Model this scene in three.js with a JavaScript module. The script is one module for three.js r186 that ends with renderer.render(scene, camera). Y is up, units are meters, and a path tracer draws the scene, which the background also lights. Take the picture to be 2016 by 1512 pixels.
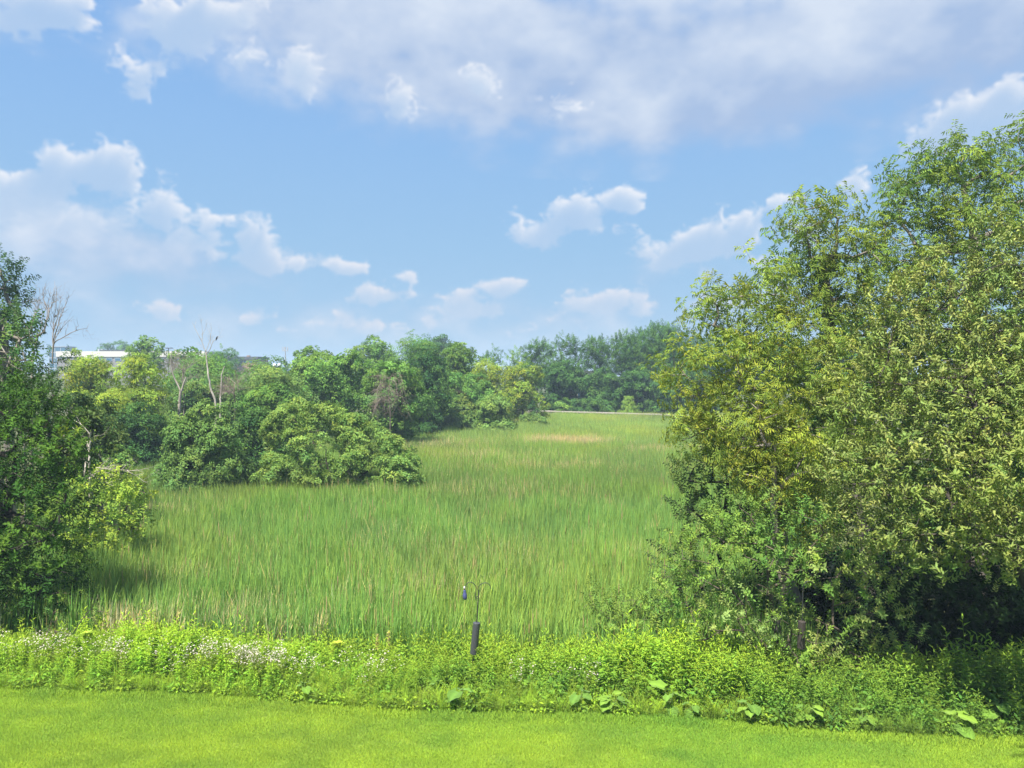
import * as THREE from 'three';
import { mergeGeometries } from 'three/addons/utils/BufferGeometryUtils.js';

// ---------------------------------------------------------------- camera, sky, sun, exposure
const scene = new THREE.Scene();
const EYE = 7.4, FOCAL = 1515, TILT = Math.atan(21 / 1515);
const camera = new THREE.PerspectiveCamera(2 * Math.atan(756 / FOCAL) * 180 / Math.PI, 4 / 3, 0.1, 6000);
camera.position.set(0, EYE, 0);
camera.rotation.x = -TILT;
scene.add(camera);

const renderer = new THREE.WebGLRenderer({ antialias: true });
renderer.toneMapping = THREE.LinearToneMapping;
renderer.toneMappingExposure = 2.7;
renderer.shadowMap.enabled = true;

const SUN = new THREE.Vector3(-0.24, 0.88, 0.36).normalize();
const sun = new THREE.DirectionalLight(new THREE.Color(1, 0.95, 0.85), 4.8);
sun.name = 'sun';
sun.position.copy(SUN).multiplyScalar(200);
sun.castShadow = true;
sun.shadow.mapSize.set(4096, 4096);
Object.assign(sun.shadow.camera, { left: -160, right: 160, top: 160, bottom: -160, near: 1, far: 500 });
scene.add(sun);
scene.fog = new THREE.FogExp2(new THREE.Color(0.60, 0.78, 1.0), 0.0007);

// ---------------------------------------------------------------- small tools
function rng(seed) {
  let a = seed >>> 0;
  return () => { a = (a + 0x6D2B79F5) | 0; let t = Math.imul(a ^ (a >>> 15), 1 | a); t = (t + Math.imul(t ^ (t >>> 7), 61 | t)) ^ t; return ((t ^ (t >>> 14)) >>> 0) / 4294967296; };
}
const V = (x, y, z) => new THREE.Vector3(x, y, z);
const lerp = (a, b, t) => a + (b - a) * t, clamp = (x, a = 0, b = 1) => Math.min(b, Math.max(a, x));
const smooth = (a, b, x) => { const t = clamp((x - a) / (b - a)); return t * t * (3 - 2 * t); };
const hashGrid = (() => { const r = rng(77), p = new Float32Array(65536); for (let i = 0; i < 65536; i++) p[i] = r(); return p; })();
function noise2(x, y) {           // value noise, 0..1
  const xi = Math.floor(x), yi = Math.floor(y), fx = x - xi, fy = y - yi, u = fx * fx * (3 - 2 * fx), v = fy * fy * (3 - 2 * fy);
  const h = (i, j) => hashGrid[(((i * 374761393) ^ (j * 668265263)) >>> 3) & 65535];
  const a = h(xi, yi), b = h(xi + 1, yi), c = h(xi, yi + 1), d = h(xi + 1, yi + 1);
  return a + (b - a) * u + (c - a) * v + (a - b - c + d) * u * v;
}
function fbm(x, y, oct = 4) { let s = 0, a = 0.5, n = 0; for (let i = 0; i < oct; i++) { s += a * noise2(x + i * 17.3, y - i * 9.1); n += a; a *= 0.5; x *= 2.03; y *= 2.03; } return s / n; }
const COS = Math.cos(TILT), SIN = Math.sin(TILT);
// the point that lies d metres in front of the viewer in the direction of a place in the photograph
function at(px, py, d) {
  const x = (px - 1008) / FOCAL, y = -(py - 756) / FOCAL, fy = y * COS - SIN, fz = -y * SIN - COS, k = d / -fz;
  return V(x * k, EYE + fy * k, -d);
}
const lawnEdge = (x) => 14.42 - 0.112 * x + 0.12 * Math.sin(x * 0.7) ;
function groundY(x, d) {          // height of the ground, d metres in front
  const t = d - lawnEdge(clamp(x, -60, 60));
  let y = lerp(1.0, 0.0, smooth(0.3, 5.2, t));
  if (t > 0) {
    y += 0.25 * smooth(2, 9, x - 2.5 - Math.max(0, d - 20) * 0.2) * smooth(2, 6, t) * (1 - smooth(30, 60, d));
    y += 1.6 * smooth(116, 132, d) + 2.2 * smooth(45, 130, d) * smooth(8, 40, -x - 8) + 3.5 * smooth(150, 330, d) * smooth(20, 90, -x);
    y += 0.12 * (fbm(x * 0.5, d * 0.5, 3) - 0.5) * smooth(0, 2, t);
  }
  return y;
}
const used = {};
function numbered(n) { const k = used[n] = (used[n] ?? -1) + 1; return k ? n + '_' + String(k).padStart(3, '0') : n; }
function shade(o) { o.castShadow = o.receiveShadow = true; return o; }
function thing(name, label, category, pos = V(0, 0, 0), turn = 0, group) {
  const o = new THREE.Group(); o.name = numbered(name); o.position.copy(pos); o.rotation.y = turn;
  o.userData = { label, category }; if (group) o.userData.group = group;
  scene.add(o); return o;
}
function part(name, geo, mat, parent, label) { const m = shade(new THREE.Mesh(geo, mat)); m.name = name; if (label) m.userData.label = label; parent.add(m); return m; }
function struct(name, geo, mat, label) { const m = part(numbered(name), geo, mat, scene); m.userData = { kind: 'structure', label }; return m; }

// ---------------------------------------------------------------- sky: clear air with cumulus and thin layers, by azimuth (right of the view) and elevation in degrees
{
  const W = 4096, H = 2048, data = new Float32Array(W * H * 4);
  // azimuth, elevation, half width, half height, amount, kind (0 heaped, 1 layer)
  const clouds = [
    [-31.9, 21.7, 3.25, 1.51, 0.9, 0], [-29.4, 22.6, 2, 0.69, 0.5, 0], [-33.2, 20.6, 1.32, 0.96, 0.6, 0], [-22.9, 21.9, 2.55, 2.08, 0.9, 0], [-24.9, 19.8, 2.32, 1.35, 0.62, 0], [-21.4, 23.3, 2.93, 1.32, 0.7, 0],
    [-26.2, 18.1, 1.21, 0.61, 0.35, 0], [-19.1, 21.2, 2.35, 1.23, 0.55, 0], [-15.3, 20.8, 2.1, 1.58, 0.62, 0], [-15, 19.4, 0.88, 0.8, 0.5, 0], [-8.5, 18.7, 1.3, 1.73, 0.66, 0], [-7.8, 19.7, 1.11, 0.99, 0.45, 0],
    [-2.4, 20.5, 1.5, 1.64, 0.5, 0], [4.2, 19.1, 2.24, 1.17, 0.32, 0], [-32.8, 10.8, 2.93, 2.14, 0.78, 0], [-29.1, 12.9, 2.59, 1.56, 0.9, 0], [-26.9, 12.9, 1.5, 1.53, 0.85, 0], [-30.9, 9.5, 4.17, 1.57, 0.58, 0],
    [-24, 10.6, 2.99, 1.5, 0.62, 0], [-26.5, 9.5, 3.32, 1.64, 0.46, 0], [-21.8, 8.9, 3.9, 1.54, 0.52, 0], [-20.6, 10.6, 2.2, 1.2, 0.5, 0], [-18.2, 9.4, 2.04, 1.57, 0.75, 0], [-17, 7.7, 3.11, 0.99, 0.8, 0], [-12.6, 7.6, 1.73, 0.65, 0.8, 0],
    [-15.0, 7.7, 2.4, 0.62, 0.58, 0], [2, 10.1, 2.26, 1.17, 0.85, 0], [4.4, 11.5, 2.62, 1.37, 0.95, 0], [7.8, 12.5, 1.78, 1.14, 0.85, 0], [6.1, 10.6, 1.86, 0.9, 0.5, 0], [11.2, 8.4, 1.81, 1.26, 0.85, 0],
    [14.1, 9.2, 2.66, 1.24, 0.95, 0], [16.9, 10, 1.9, 1.33, 0.85, 0], [12.7, 7.3, 3.23, 0.72, 0.4, 0], [31.2, 15.5, 3.03, 1.79, 1, 0], [28.4, 14.6, 2.04, 1.24, 0.7, 0], [32.6, 16.5, 1.6, 1.16, 0.8, 0],
    [24.2, 12.5, 1.41, 1.24, 0.75, 0], [19.8, 11.9, 1.5, 1.02, 0.6, 0], [18, 7.8, 1.54, 0.88, 0.5, 0], [21.3, 8.9, 1.96, 1.37, 0.5, 0], [-9.8, 5.7, 2.75, 0.88, 0.75, 0], [-7.8, 7, 1.19, 0.74, 0.6, 0],
    [-3.9, 5.5, 2.07, 1.19, 0.85, 0], [-0.7, 6.4, 2.26, 0.97, 0.8, 0], [-2.6, 4.7, 3.39, 0.75, 0.6, 0], [6.5, 5.1, 4.1, 0.97, 0.72, 0], [9.6, 4.6, 1.65, 0.89, 0.7, 0], [4.2, 5.9, 0.83, 0.45, 0.4, 0],
    [-24.2, 4.1, 1.51, 0.82, 0.72, 0], [-19.2, 3.7, 1.01, 0.64, 0.45, 0], [-11.8, 3.5, 5.06, 0.81, 0.52, 0], [-5.9, 3.6, 1.87, 0.75, 0.4, 0], [2.7, 3.6, 6.01, 0.9, 0.3, 0], [-16.5, 4.3, 2.08, 0.72, 0.2, 0],
    [15.2, 4.9, 3.16, 1.08, 0.4, 0], [-8.5, 23.6, 15.1, 3.72, 0.75, 1], [5.3, 22.8, 15.29, 4.11, 0.85, 1], [17.2, 20.1, 11.22, 2.99, 0.95, 1], [24.4, 21.7, 11.77, 3.23, 0.95, 1], [32, 20.6, 5.41, 3.34, 0.8, 1],
    [-14.3, 24.1, 9.11, 2.41, 0.6, 1], [-0.3, 20.4, 9.69, 2.63, 0.5, 1], [14.4, 17.8, 7.73, 1.64, 0.45, 1], [-30.3, 8.6, 7.31, 2.54, 0.36, 1], [-21.2, 7.9, 9.79, 2.07, 0.4, 1], [-26.5, 5.9, 9.04, 1.67, 0.3, 1],
    [-9.7, 3.9, 14.4, 1.48, 0.35, 1], [7.2, 4.3, 11.02, 1.67, 0.35, 1], [-30.8, 21.7, 4.44, 1.66, 0.3, 1], [12.7, 6.4, 7.86, 2.18, 0.3, 1], [-15.1, 2.7, 17.19, 1.45, 0.3, 1],
  ];
  const r = rng(5);
  for (let i = 0; i < 150; i++) {            // the same broken cloud all round the rest of the sky
    const a = 38 + r() * 284, e = 3 + 22 * Math.pow(r(), 1.4), w = 1.6 + r() * 3 + e * 0.05;
    for (let k = 0; k < 3; k++) clouds.push([a + (r() - 0.5) * w * 2.4, e + (r() - 0.5) * 1.4, w * (0.6 + r() * 0.6), 0.6 + r() * 0.8 + e * 0.03, 0.5 + r() * 0.45, 0]);
  }
  for (let i = 0; i < 46; i++) { const e = 24 + 60 * r(), k = 1 / Math.max(0.2, Math.cos(e * Math.PI / 180)); clouds.push([r() * 360, e + 3, (7 + r() * 9) * k, 2.5 + r() * 4, 0.4 + r() * 0.5, 1]); }
  for (let i = 0; i < 30; i++) clouds.push([38 + r() * 284, 4 + r() * 18, 6 + r() * 9, 1.5 + r() * 2.5, 0.3 + r() * 0.4, 1]);
  const pile = new Float32Array(W * H), layer = new Float32Array(W * H), R = H / 180;
  for (const [a, e, w, h, m, k] of clouds) {
    const f = k ? layer : pile, x0 = Math.floor((a - w * 2.2) * R), x1 = Math.ceil((a + w * 2.2) * R), y0 = Math.max(0, Math.floor((e + 90 - h * 2.2) * R)), y1 = Math.min(H - 1, Math.ceil((e + 90 + h * 2.2) * R));
    for (let y = y0; y <= y1; y++) for (let x = x0; x <= x1; x++) {
      const dx = (x / R - a) / w, dy = (y / R - 90 - e) / h, q = dx * dx + dy * dy, i = y * W + (((x % W) + W) % W);
      const g = m * Math.exp(-q * (k ? 0.9 : (dy < 0 ? 1.25 : 0.95)));
      f[i] = k ? 1 - (1 - f[i]) * (1 - Math.min(0.98, g)) : Math.max(f[i], g) + 0.25 * Math.min(f[i], g);
    }
  }
  const stops = [[0, [0.47, 0.64, 0.80]], [4, [0.375, 0.58, 0.80]], [9, [0.325, 0.545, 0.80]], [17, [0.275, 0.495, 0.82]], [27, [0.21, 0.42, 0.80]], [90, [0.09, 0.22, 0.62]]];
  const dens = new Float32Array(W * H);
  const wrapNoise = (a, e, s, o, ox = 0) => { // noise that closes round the horizon behind the viewer
    const c = a > 180 ? a - 360 : a, f = (q) => fbm((q + ox) * s, e * s * 1.25, o); return c > 160 ? lerp(f(c), f(c - 360), (c - 160) / 20) : f(c); };
  for (let y = H / 2; y < H; y++) for (let x = 0; x < W; x++) {
    const i = y * W + x; if (pile[i] < 0.03) continue;
    const a = x / R, e = y / R - 90;
    const wx = (wrapNoise(a, e + 60, 0.9, 3, 40) - 0.5) * 1.6, wy = (wrapNoise(a, e + 90, 0.9, 3, 80) - 0.5) * 1.0, n = wrapNoise(a, e + wy, 0.55, 7, wx), n2 = wrapNoise(a, e + 31, 1.9, 4, 50 + wx);
    dens[i] = clamp(pile[i] * 1.5 + (n - 0.5) * 1.45 + (n2 - 0.5) * 0.7 - 0.40, 0, 1);
  }
  const up = SUN, col = [0, 0, 0];
  for (let y = 0; y < H; y++) for (let x = 0; x < W; x++) {
    const i = y * W + x, a = x / R, e = Math.max(0, y / R - 90);
    let s = 0; while (s < stops.length - 2 && e > stops[s + 1][0]) s++;
    const t = clamp((e - stops[s][0]) / (stops[s + 1][0] - stops[s][0]));
    for (let c = 0; c < 3; c++) col[c] = lerp(stops[s][1][c], stops[s + 1][1][c], t);
    const az = a * Math.PI / 180, el = e * Math.PI / 180;
    const dx = Math.sin(az) * Math.cos(el), dy = Math.sin(el), dz = -Math.cos(az) * Math.cos(el), cs = dx * up.x + dy * up.y + dz * up.z;
    const glow = 0.5 * Math.exp(-Math.acos(clamp(cs, -1, 1)) * 3.2);
    for (let c = 0; c < 3; c++) col[c] += glow * (1 - 0.15 * c);
    if (y >= H / 2) {
      if (layer[i] > 0.02) {                                    // thin grey-white layers
        const n = wrapNoise(a, e * 1.5 + 11, 0.12, 5, 207), n2 = wrapNoise(a, e * 1.2, 0.33, 6, 390);
        const d = smooth(0.12, 0.80, layer[i] * 0.95 + (n - 0.5) * 0.75 + (n2 - 0.5) * 0.65 + 0.02);
        const tone = clamp(0.27 + (n2 - 0.5) * 1.3 + (n - 0.5) * 1.6 + (e - 20.5) * 0.075 * smooth(12, 16, e)), f = smooth(0, 9, e), k = d * lerp(0.6, 0.92, f);
        col[0] = lerp(col[0], lerp(lerp(0.50, 0.40, f), 0.70, tone), k); col[1] = lerp(col[1], lerp(lerp(0.63, 0.525, f), 0.775, tone), k); col[2] = lerp(col[2], lerp(0.75, 0.89, tone), k);
      }
      const d0 = dens[i];
      if (d0 > 0) {                                             // heaped clouds, bright where little cloud lies between them and the sun
        let od = 0; const step = 0.30 * R;
        for (let q = 1; q <= 6; q++) { const xx = Math.round(x + q * step * 0.5), yy = Math.min(H - 1, Math.round(y + q * step * 0.85)); od += dens[yy * W + ((xx % W) + W) % W]; }
        const lit = Math.exp(-od * 0.75), far = 1 - smooth(3, 12, e), alpha = smooth(0, 0.5, d0) * lerp(0.70, 0.94, lit) * lerp(1, 0.82, far);
        const sh = [lerp(0.46, 0.53, far), lerp(0.61, 0.645, far), lerp(0.82, 0.80, far)], li = [lerp(0.85, 0.80, far), lerp(0.88, 0.785, far), lerp(0.94, 0.83, far)];
        for (let c = 0; c < 3; c++) col[c] = lerp(col[c], lerp(sh[c], li[c], lit), alpha);
      }
    }
    const o = (y * W + (x + W / 4) % W) * 4;
    data[o] = col[0] * 0.38; data[o + 1] = col[1] * 0.38; data[o + 2] = col[2] * 0.38; data[o + 3] = 1;
  }
  const tex = new THREE.DataTexture(data, W, H, THREE.RGBAFormat, THREE.FloatType);
  tex.mapping = THREE.EquirectangularReflectionMapping; tex.magFilter = tex.minFilter = THREE.LinearFilter; tex.needsUpdate = true;
  scene.background = tex; scene.environment = tex;
}

// ---------------------------------------------------------------- materials
const lin = (r, g, b) => new THREE.Color().setRGB(r, g, b);
function mat(o) { return new THREE.MeshPhysicalMaterial({ side: THREE.DoubleSide, roughness: 0.8, ...o }); }
const M = {
  leaf: mat({ name: 'leaf', color: lin(1, 1, 1), vertexColors: true, roughness: 0.9, transmission: 0.40, thickness: 0, specularIntensity: 0.2 }),
  glossy: mat({ name: 'glossy_leaf', color: lin(1, 1, 1), vertexColors: true, roughness: 0.72, transmission: 0.32, thickness: 0, specularIntensity: 0.35 }),
  blade: mat({ name: 'blade', color: lin(1, 1, 1), vertexColors: true, roughness: 0.85, transmission: 0.22, thickness: 0, specularIntensity: 0.25 }),
  petal: mat({ name: 'petal', color: lin(1, 1, 1), vertexColors: true, roughness: 0.9, transmission: 0.2, thickness: 0 }),
};
function noiseTexture(w, h, fn, srgb) {
  const d = new Uint8Array(w * h * 4);
  for (let y = 0; y < h; y++) for (let x = 0; x < w; x++) { const c = fn(x / w, y / h), i = (y * w + x) * 4; d[i] = 255 * clamp(c[0]); d[i + 1] = 255 * clamp(c[1]); d[i + 2] = 255 * clamp(c[2]); d[i + 3] = 255; }
  const t = new THREE.DataTexture(d, w, h); t.wrapS = t.wrapT = THREE.RepeatWrapping; t.magFilter = THREE.LinearFilter; t.minFilter = THREE.LinearMipmapLinearFilter; if (srgb) t.colorSpace = THREE.SRGBColorSpace; t.needsUpdate = true; return t;
}
const tileN = (u, v, f, o) => { const a = fbm(u * f, v * f, o), b = fbm((u - 1) * f, v * f, o), c = fbm(u * f, (v - 1) * f, o), d = fbm((u - 1) * f, (v - 1) * f, o); return lerp(lerp(a, b, u), lerp(c, d, u), v); };
const barkTex = noiseTexture(128, 256, (u, v) => { const n = tileN(u, v * 0.35, 14, 4), m = tileN(u + 3, v, 5, 3); const k = 0.55 + 0.6 * n + 0.2 * (m - 0.5); return [k, k * 0.98, k * 0.95]; });
const bark = (r, g, b, name = 'bark') => new THREE.MeshStandardMaterial({ name, color: lin(r, g, b), roughness: 0.92, map: barkTex, bumpMap: barkTex, bumpScale: 0.012 });
const BARK = { brown: bark(0.10, 0.08, 0.06), grey: bark(0.19, 0.17, 0.145), dark: bark(0.05, 0.042, 0.034), pale: bark(0.32, 0.29, 0.255, 'bare_wood'), bleached: bark(0.46, 0.42, 0.37, 'bare_wood'), twig: bark(0.27, 0.23, 0.20, 'bare_twig'), pink: bark(0.24, 0.19, 0.155, 'bare_twig') };

// ---------------------------------------------------------------- leaves and sprays
class Leaves {
  constructor() { this.p = []; this.i = []; this.c = []; }
  tri(a, b, c) { this.i.push(a, b, c); }
  vert(v, c) { this.p.push(v.x, v.y, v.z); this.c.push(c[0], c[1], c[2]); return this.p.length / 3 - 1; }
  leaf(b, dir, up, L, W, c, { fold = 0.18, curl = 0.15, wide = 0.42, simple = false } = {}) {
    const side = V().crossVectors(dir, up); if (side.lengthSq() < 1e-6) side.set(1, 0, 0); side.normalize();
    const n = V().crossVectors(side, dir).normalize();
    const o = (l, s, h) => b.clone().addScaledVector(dir, L * l).addScaledVector(side, W * s).addScaledVector(n, h);
    const B = this.vert(b, c), T = this.vert(o(1, 0, -L * curl), c), R = this.vert(o(wide, 0.5, W * fold), c), Lf = this.vert(o(wide, -0.5, W * fold), c);
    if (simple) { this.tri(B, R, T); this.tri(B, T, Lf); return; }
    const Md = this.vert(o(wide + 0.06, 0, 0), c);
    this.tri(B, R, Md); this.tri(B, Md, Lf); this.tri(Md, R, T); this.tri(Md, T, Lf);
  }
  blade(pts, w, c, tipC = c) {          // a strip along the points, widths w[i]; turned across the given side
    let prev = null;
    pts.forEach((q, k) => {
      const cc = [0, 1, 2].map((z) => lerp(c[z], tipC[z], k / (pts.length - 1)));
      const s = V(w.side.x, w.side.y, w.side.z).multiplyScalar(w.at(k / (pts.length - 1)) / 2);
      const a = this.vert(q.clone().sub(s), cc), b = this.vert(q.clone().add(s), cc);
      if (prev) { this.tri(prev[0], prev[1], b); this.tri(prev[0], b, a); }
      prev = [a, b];
    });
  }
  stem(a, b, r, c, r2 = r) {
    const d = b.clone().sub(a).normalize(), x = V().crossVectors(d, Math.abs(d.y) > 0.9 ? V(1, 0, 0) : V(0, 1, 0)).normalize(), y = V().crossVectors(d, x);
    const ring = (q, rr) => [0, 1, 2].map((k) => this.vert(q.clone().addScaledVector(x, rr * Math.cos(k * 2.094)).addScaledVector(y, rr * Math.sin(k * 2.094)), c));
    const A = ring(a, r), B = ring(b, r2);
    for (let k = 0; k < 3; k++) { const l = (k + 1) % 3; this.tri(A[k], A[l], B[l]); this.tri(A[k], B[l], B[k]); }
  }
  build() {
    const g = new THREE.BufferGeometry();
    g.setAttribute('position', new THREE.Float32BufferAttribute(this.p, 3));
    g.setAttribute('color', new THREE.Float32BufferAttribute(this.c, 3));
    g.setIndex(this.i); g.computeVertexNormals(); return g;
  }
}
const vary = (r, a = 0.22) => { const k = 1 + (r() - 0.5) * 2 * a, y = (r() - 0.5) * a; return [k * (1 + y), k, k * (1 - y)]; };
const wood = [0.9, 0.55, 1.2];
const UP = V(0, 1, 0);
function rdir(r) { const z = r() * 2 - 1, a = r() * 6.2832, s = Math.sqrt(1 - z * z); return V(s * Math.cos(a), z, s * Math.sin(a)); }
// every spray grows along +y from the origin and is about one unit long
const SPRAY = {
  oval(seed) {       // simple oval leaves along an arching twig
    const r = rng(seed), b = new Leaves(), n = 17;
    for (let k = 0; k < n; k++) {
      const t = 0.12 + 0.88 * k / (n - 1), a = k * 2.4 + r() * 0.6, q = V(0.10 * Math.sin(t * 2), t * 0.86, 0);
      const dir = V(Math.cos(a), 0.35 + t * 0.5 - r() * 0.5, Math.sin(a)).normalize();
      b.leaf(q, dir, V((r() - 0.5) * 0.8, 1, (r() - 0.5) * 0.8), 0.175 + r() * 0.075, 0.085 + r() * 0.025, vary(r), { simple: k % 2 > 0, curl: 0.1 + r() * 0.25, fold: 0.1 + r() * 0.25 });
    }
    b.stem(V(0, 0, 0), V(0.09, 0.86, 0), 0.006, wood, 0.003); return b.build();
  },
  broad(seed) {      // large pale leaves hanging from a twig
    const r = rng(seed), b = new Leaves(), n = 17;
    for (let k = 0; k < n; k++) {
      const t = 0.15 + 0.85 * k / (n - 1), a = k * 2.4 + r() * 0.7, q = V(0.12 * t * t, t * 0.8, 0);
      const dir = V(Math.cos(a), -0.25 + (r() - 0.5) * 0.9, Math.sin(a)).normalize();
      b.leaf(q, dir, V((r() - 0.5) * 1.1, 1, (r() - 0.5) * 1.1), 0.19 + r() * 0.085, 0.070 + r() * 0.028, vary(r, 0.2), { simple: k % 2 > 0, curl: 0.2 + r() * 0.3, fold: 0.15 + r() * 0.3 });
    }
    b.stem(V(0, 0, 0), V(0.12, 0.8, 0), 0.007, wood, 0.003); return b.build();
  },
  ash(seed) {        // compound leaves with narrow drooping leaflets
    const r = rng(seed), b = new Leaves();
    for (let k = 0; k < 6; k++) {
      const t = 0.2 + 0.8 * k / 5, a = k * 2.2 + r(), q = V(0, t * 0.72, 0), out = V(Math.cos(a), 0.5 - r() * 0.5 + t * 0.4, Math.sin(a)).normalize(), sd = V().crossVectors(out, UP).normalize();
      let p = q.clone(); const d = out.clone();
      for (let m = 0; m < 4; m++) {
        p = p.clone().addScaledVector(d, 0.10); d.y -= 0.10; d.normalize();
        for (const s of m === 3 ? [0, 0.8, -0.8] : [1, -1]) b.leaf(p, d.clone().multiplyScalar(0.7).addScaledVector(sd, s).add(V(0, 0.1 - r() * 0.75, 0)).normalize(), V(r() - 0.5, 1, r() - 0.5), 0.17 + r() * 0.07, 0.05 + r() * 0.014, vary(r), { curl: 0.2 + r() * 0.2, fold: 0.25, simple: true });
      }
    }
    b.stem(V(0, 0, 0), V(0, 0.74, 0), 0.007, wood, 0.003); return b.build();
  },
  tuft(seed, n = 36, L = 0.27, W = 0.135, flat = 0.9) {   // a domed tuft of leaves, for trees farther off
    const r = rng(seed), b = new Leaves();
    for (let k = 0; k < n; k++) {
      const d = rdir(r); d.y = Math.abs(d.y) * 0.8 + 0.1; const q = V(d.x * 0.42 * Math.sqrt(r()), d.y * 0.55 * r() + 0.1, d.z * 0.42 * Math.sqrt(r()));
      const dir = V(d.x + (r() - 0.5) * 0.9, (r() - 0.35) * 0.9 * flat, d.z + (r() - 0.5) * 0.9).normalize();
      b.leaf(q, dir, V((r() - 0.5) * 1.2, 1, (r() - 0.5) * 1.2), L * (0.75 + r() * 0.5), W * (0.75 + r() * 0.5), vary(r, 0.26), { simple: true, curl: 0.25, fold: 0.3, wide: 0.5 });
    }
    return b.build();
  },
  plume(seed) {      // upright leafy shoot, for poplars and shrubs
    const r = rng(seed), b = new Leaves();
    for (let k = 0; k < 24; k++) {
      const t = k / 23, a = k * 2.4 + r(), q = V(Math.cos(a) * 0.1 * (1 - t), t * 0.85, Math.sin(a) * 0.1 * (1 - t));
      b.leaf(q, V(Math.cos(a), 0.45 + (r() - 0.5) * 1.0, Math.sin(a)).normalize(), V((r() - 0.5), 1, (r() - 0.5)), 0.22 * (1.15 - 0.5 * t), 0.10, vary(r, 0.25), { simple: true, curl: 0.2, fold: 0.25 });
    }
    return b.build();
  },
  feather(seed) {    // flat feathery fans of fine leaflets
    const r = rng(seed), b = new Leaves();
    for (let k = 0; k < 40; k++) {
      const a = r() * 6.2832, R = Math.sqrt(r()) * 0.55;
      b.leaf(V(Math.cos(a) * R, 0.3 + (r() - 0.5) * 0.22, Math.sin(a) * R), V(Math.cos(a) + (r() - 0.5), -0.15 + (r() - 0.5) * 0.3, Math.sin(a) + (r() - 0.5)).normalize(), V((r() - 0.5) * 0.5, 1, (r() - 0.5) * 0.5), 0.2 + r() * 0.1, 0.075, vary(r, 0.22), { simple: true, curl: 0.2 });
    }
    return b.build();
  },
};
const sprayCache = {};
function sprays(kind) { return sprayCache[kind] ??= [0, 1, 2].map((k) => SPRAY[kind](kind.length * 100 + k * 13 + 1)); }

const Q = new THREE.Quaternion(), Q2 = new THREE.Quaternion(), MX = new THREE.Matrix4();
function scatter(name, geo, material, list, parent) {     // list of { p, q, s: number or Vector3, c: [r, g, b] }
  const m = shade(new THREE.InstancedMesh(geo, material, list.length)), col = new THREE.Color();
  list.forEach((e, k) => {
    m.setMatrixAt(k, MX.compose(e.p, e.q, typeof e.s === 'number' ? V(e.s, e.s, e.s) : e.s));
    if (e.c) m.setColorAt(k, col.setRGB(e.c[0], e.c[1], e.c[2]));
  });
  m.name = name; parent.add(m); return m;
}
let leafTriangles = 0;
function foliage(geo, list) {                             // the same list grown into one mesh of real leaves
  const P = geo.attributes.position.array, N = geo.attributes.normal.array, K = geo.attributes.color.array, I = geo.index.array, n = P.length / 3, m = list.length;
  const p = new Float32Array(n * m * 3), nn = new Float32Array(n * m * 3), c = new Float32Array(n * m * 3), idx = new Uint32Array(I.length * m);
  list.forEach((e, k) => {
    const t = MX.compose(e.p, e.q, V(e.s, e.s, e.s)).elements, s = 1 / e.s, o = k * n * 3;
    for (let v = 0; v < n * 3; v += 3) {
      const x = P[v], y = P[v + 1], z = P[v + 2], a = N[v], b = N[v + 1], d = N[v + 2];
      for (let w = 0; w < 3; w++) { p[o + v + w] = t[w] * x + t[4 + w] * y + t[8 + w] * z + t[12 + w]; nn[o + v + w] = (t[w] * a + t[4 + w] * b + t[8 + w] * d) * s; c[o + v + w] = K[v + w] * e.c[w]; }
    }
    for (let v = 0; v < I.length; v++) idx[k * I.length + v] = I[v] + k * n;
  });
  leafTriangles += idx.length / 3;
  const g = new THREE.BufferGeometry(); g.setAttribute('position', new THREE.BufferAttribute(p, 3)); g.setAttribute('normal', new THREE.BufferAttribute(nn, 3)); g.setAttribute('color', new THREE.BufferAttribute(c, 3)); g.setIndex(new THREE.BufferAttribute(idx, 1)); return g;
}
const aim = (dir, spin) => new THREE.Quaternion().setFromUnitVectors(UP, dir).multiply(Q2.setFromAxisAngle(UP, spin));
const yaw = (a) => new THREE.Quaternion().setFromAxisAngle(UP, a);

// ---------------------------------------------------------------- wood
function tube(pts, radii, sides = 5) {     // tapered, with real bark coordinates
  const p = [], uv = [], n = [], idx = []; let len = 0, X = null;
  pts.forEach((q, k) => {
    const t = V().subVectors(pts[Math.min(k + 1, pts.length - 1)], pts[Math.max(k - 1, 0)]).normalize();
    if (!X) X = Math.abs(t.y) > 0.9 ? V(1, 0, 0) : V(0, 1, 0);
    X = X.clone().addScaledVector(t, -X.dot(t)).normalize(); const Y = V().crossVectors(t, X);
    if (k) len += q.distanceTo(pts[k - 1]);
    for (let s = 0; s <= sides; s++) { const a = s / sides * 6.2832, c = Math.cos(a), d = Math.sin(a), e = X.clone().multiplyScalar(c).addScaledVector(Y, d); p.push(q.x + e.x * radii[k], q.y + e.y * radii[k], q.z + e.z * radii[k]); n.push(e.x, e.y, e.z); uv.push(s / sides * 0.6, len * 0.7); }
    if (k) for (let s = 0; s < sides; s++) { const a = (k - 1) * (sides + 1) + s, b = a + sides + 1; idx.push(a, a + 1, b + 1, a, b + 1, b); }
  });
  const g = new THREE.BufferGeometry(); g.setAttribute('position', new THREE.Float32BufferAttribute(p, 3)); g.setAttribute('normal', new THREE.Float32BufferAttribute(n, 3)); g.setAttribute('uv', new THREE.Float32BufferAttribute(uv, 2)); g.setIndex(idx); return g;
}
function crooked(a, b, n, amp, r, sag = 0) { const o = []; for (let k = 0; k <= n; k++) { const t = k / n, w = Math.sin(t * Math.PI) * amp; o.push(a.clone().lerp(b, t).add(V((r() - 0.5) * w, (r() - 0.5) * w * 0.6 + Math.sin(t * Math.PI) * sag, (r() - 0.5) * w))); } return o; }

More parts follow.
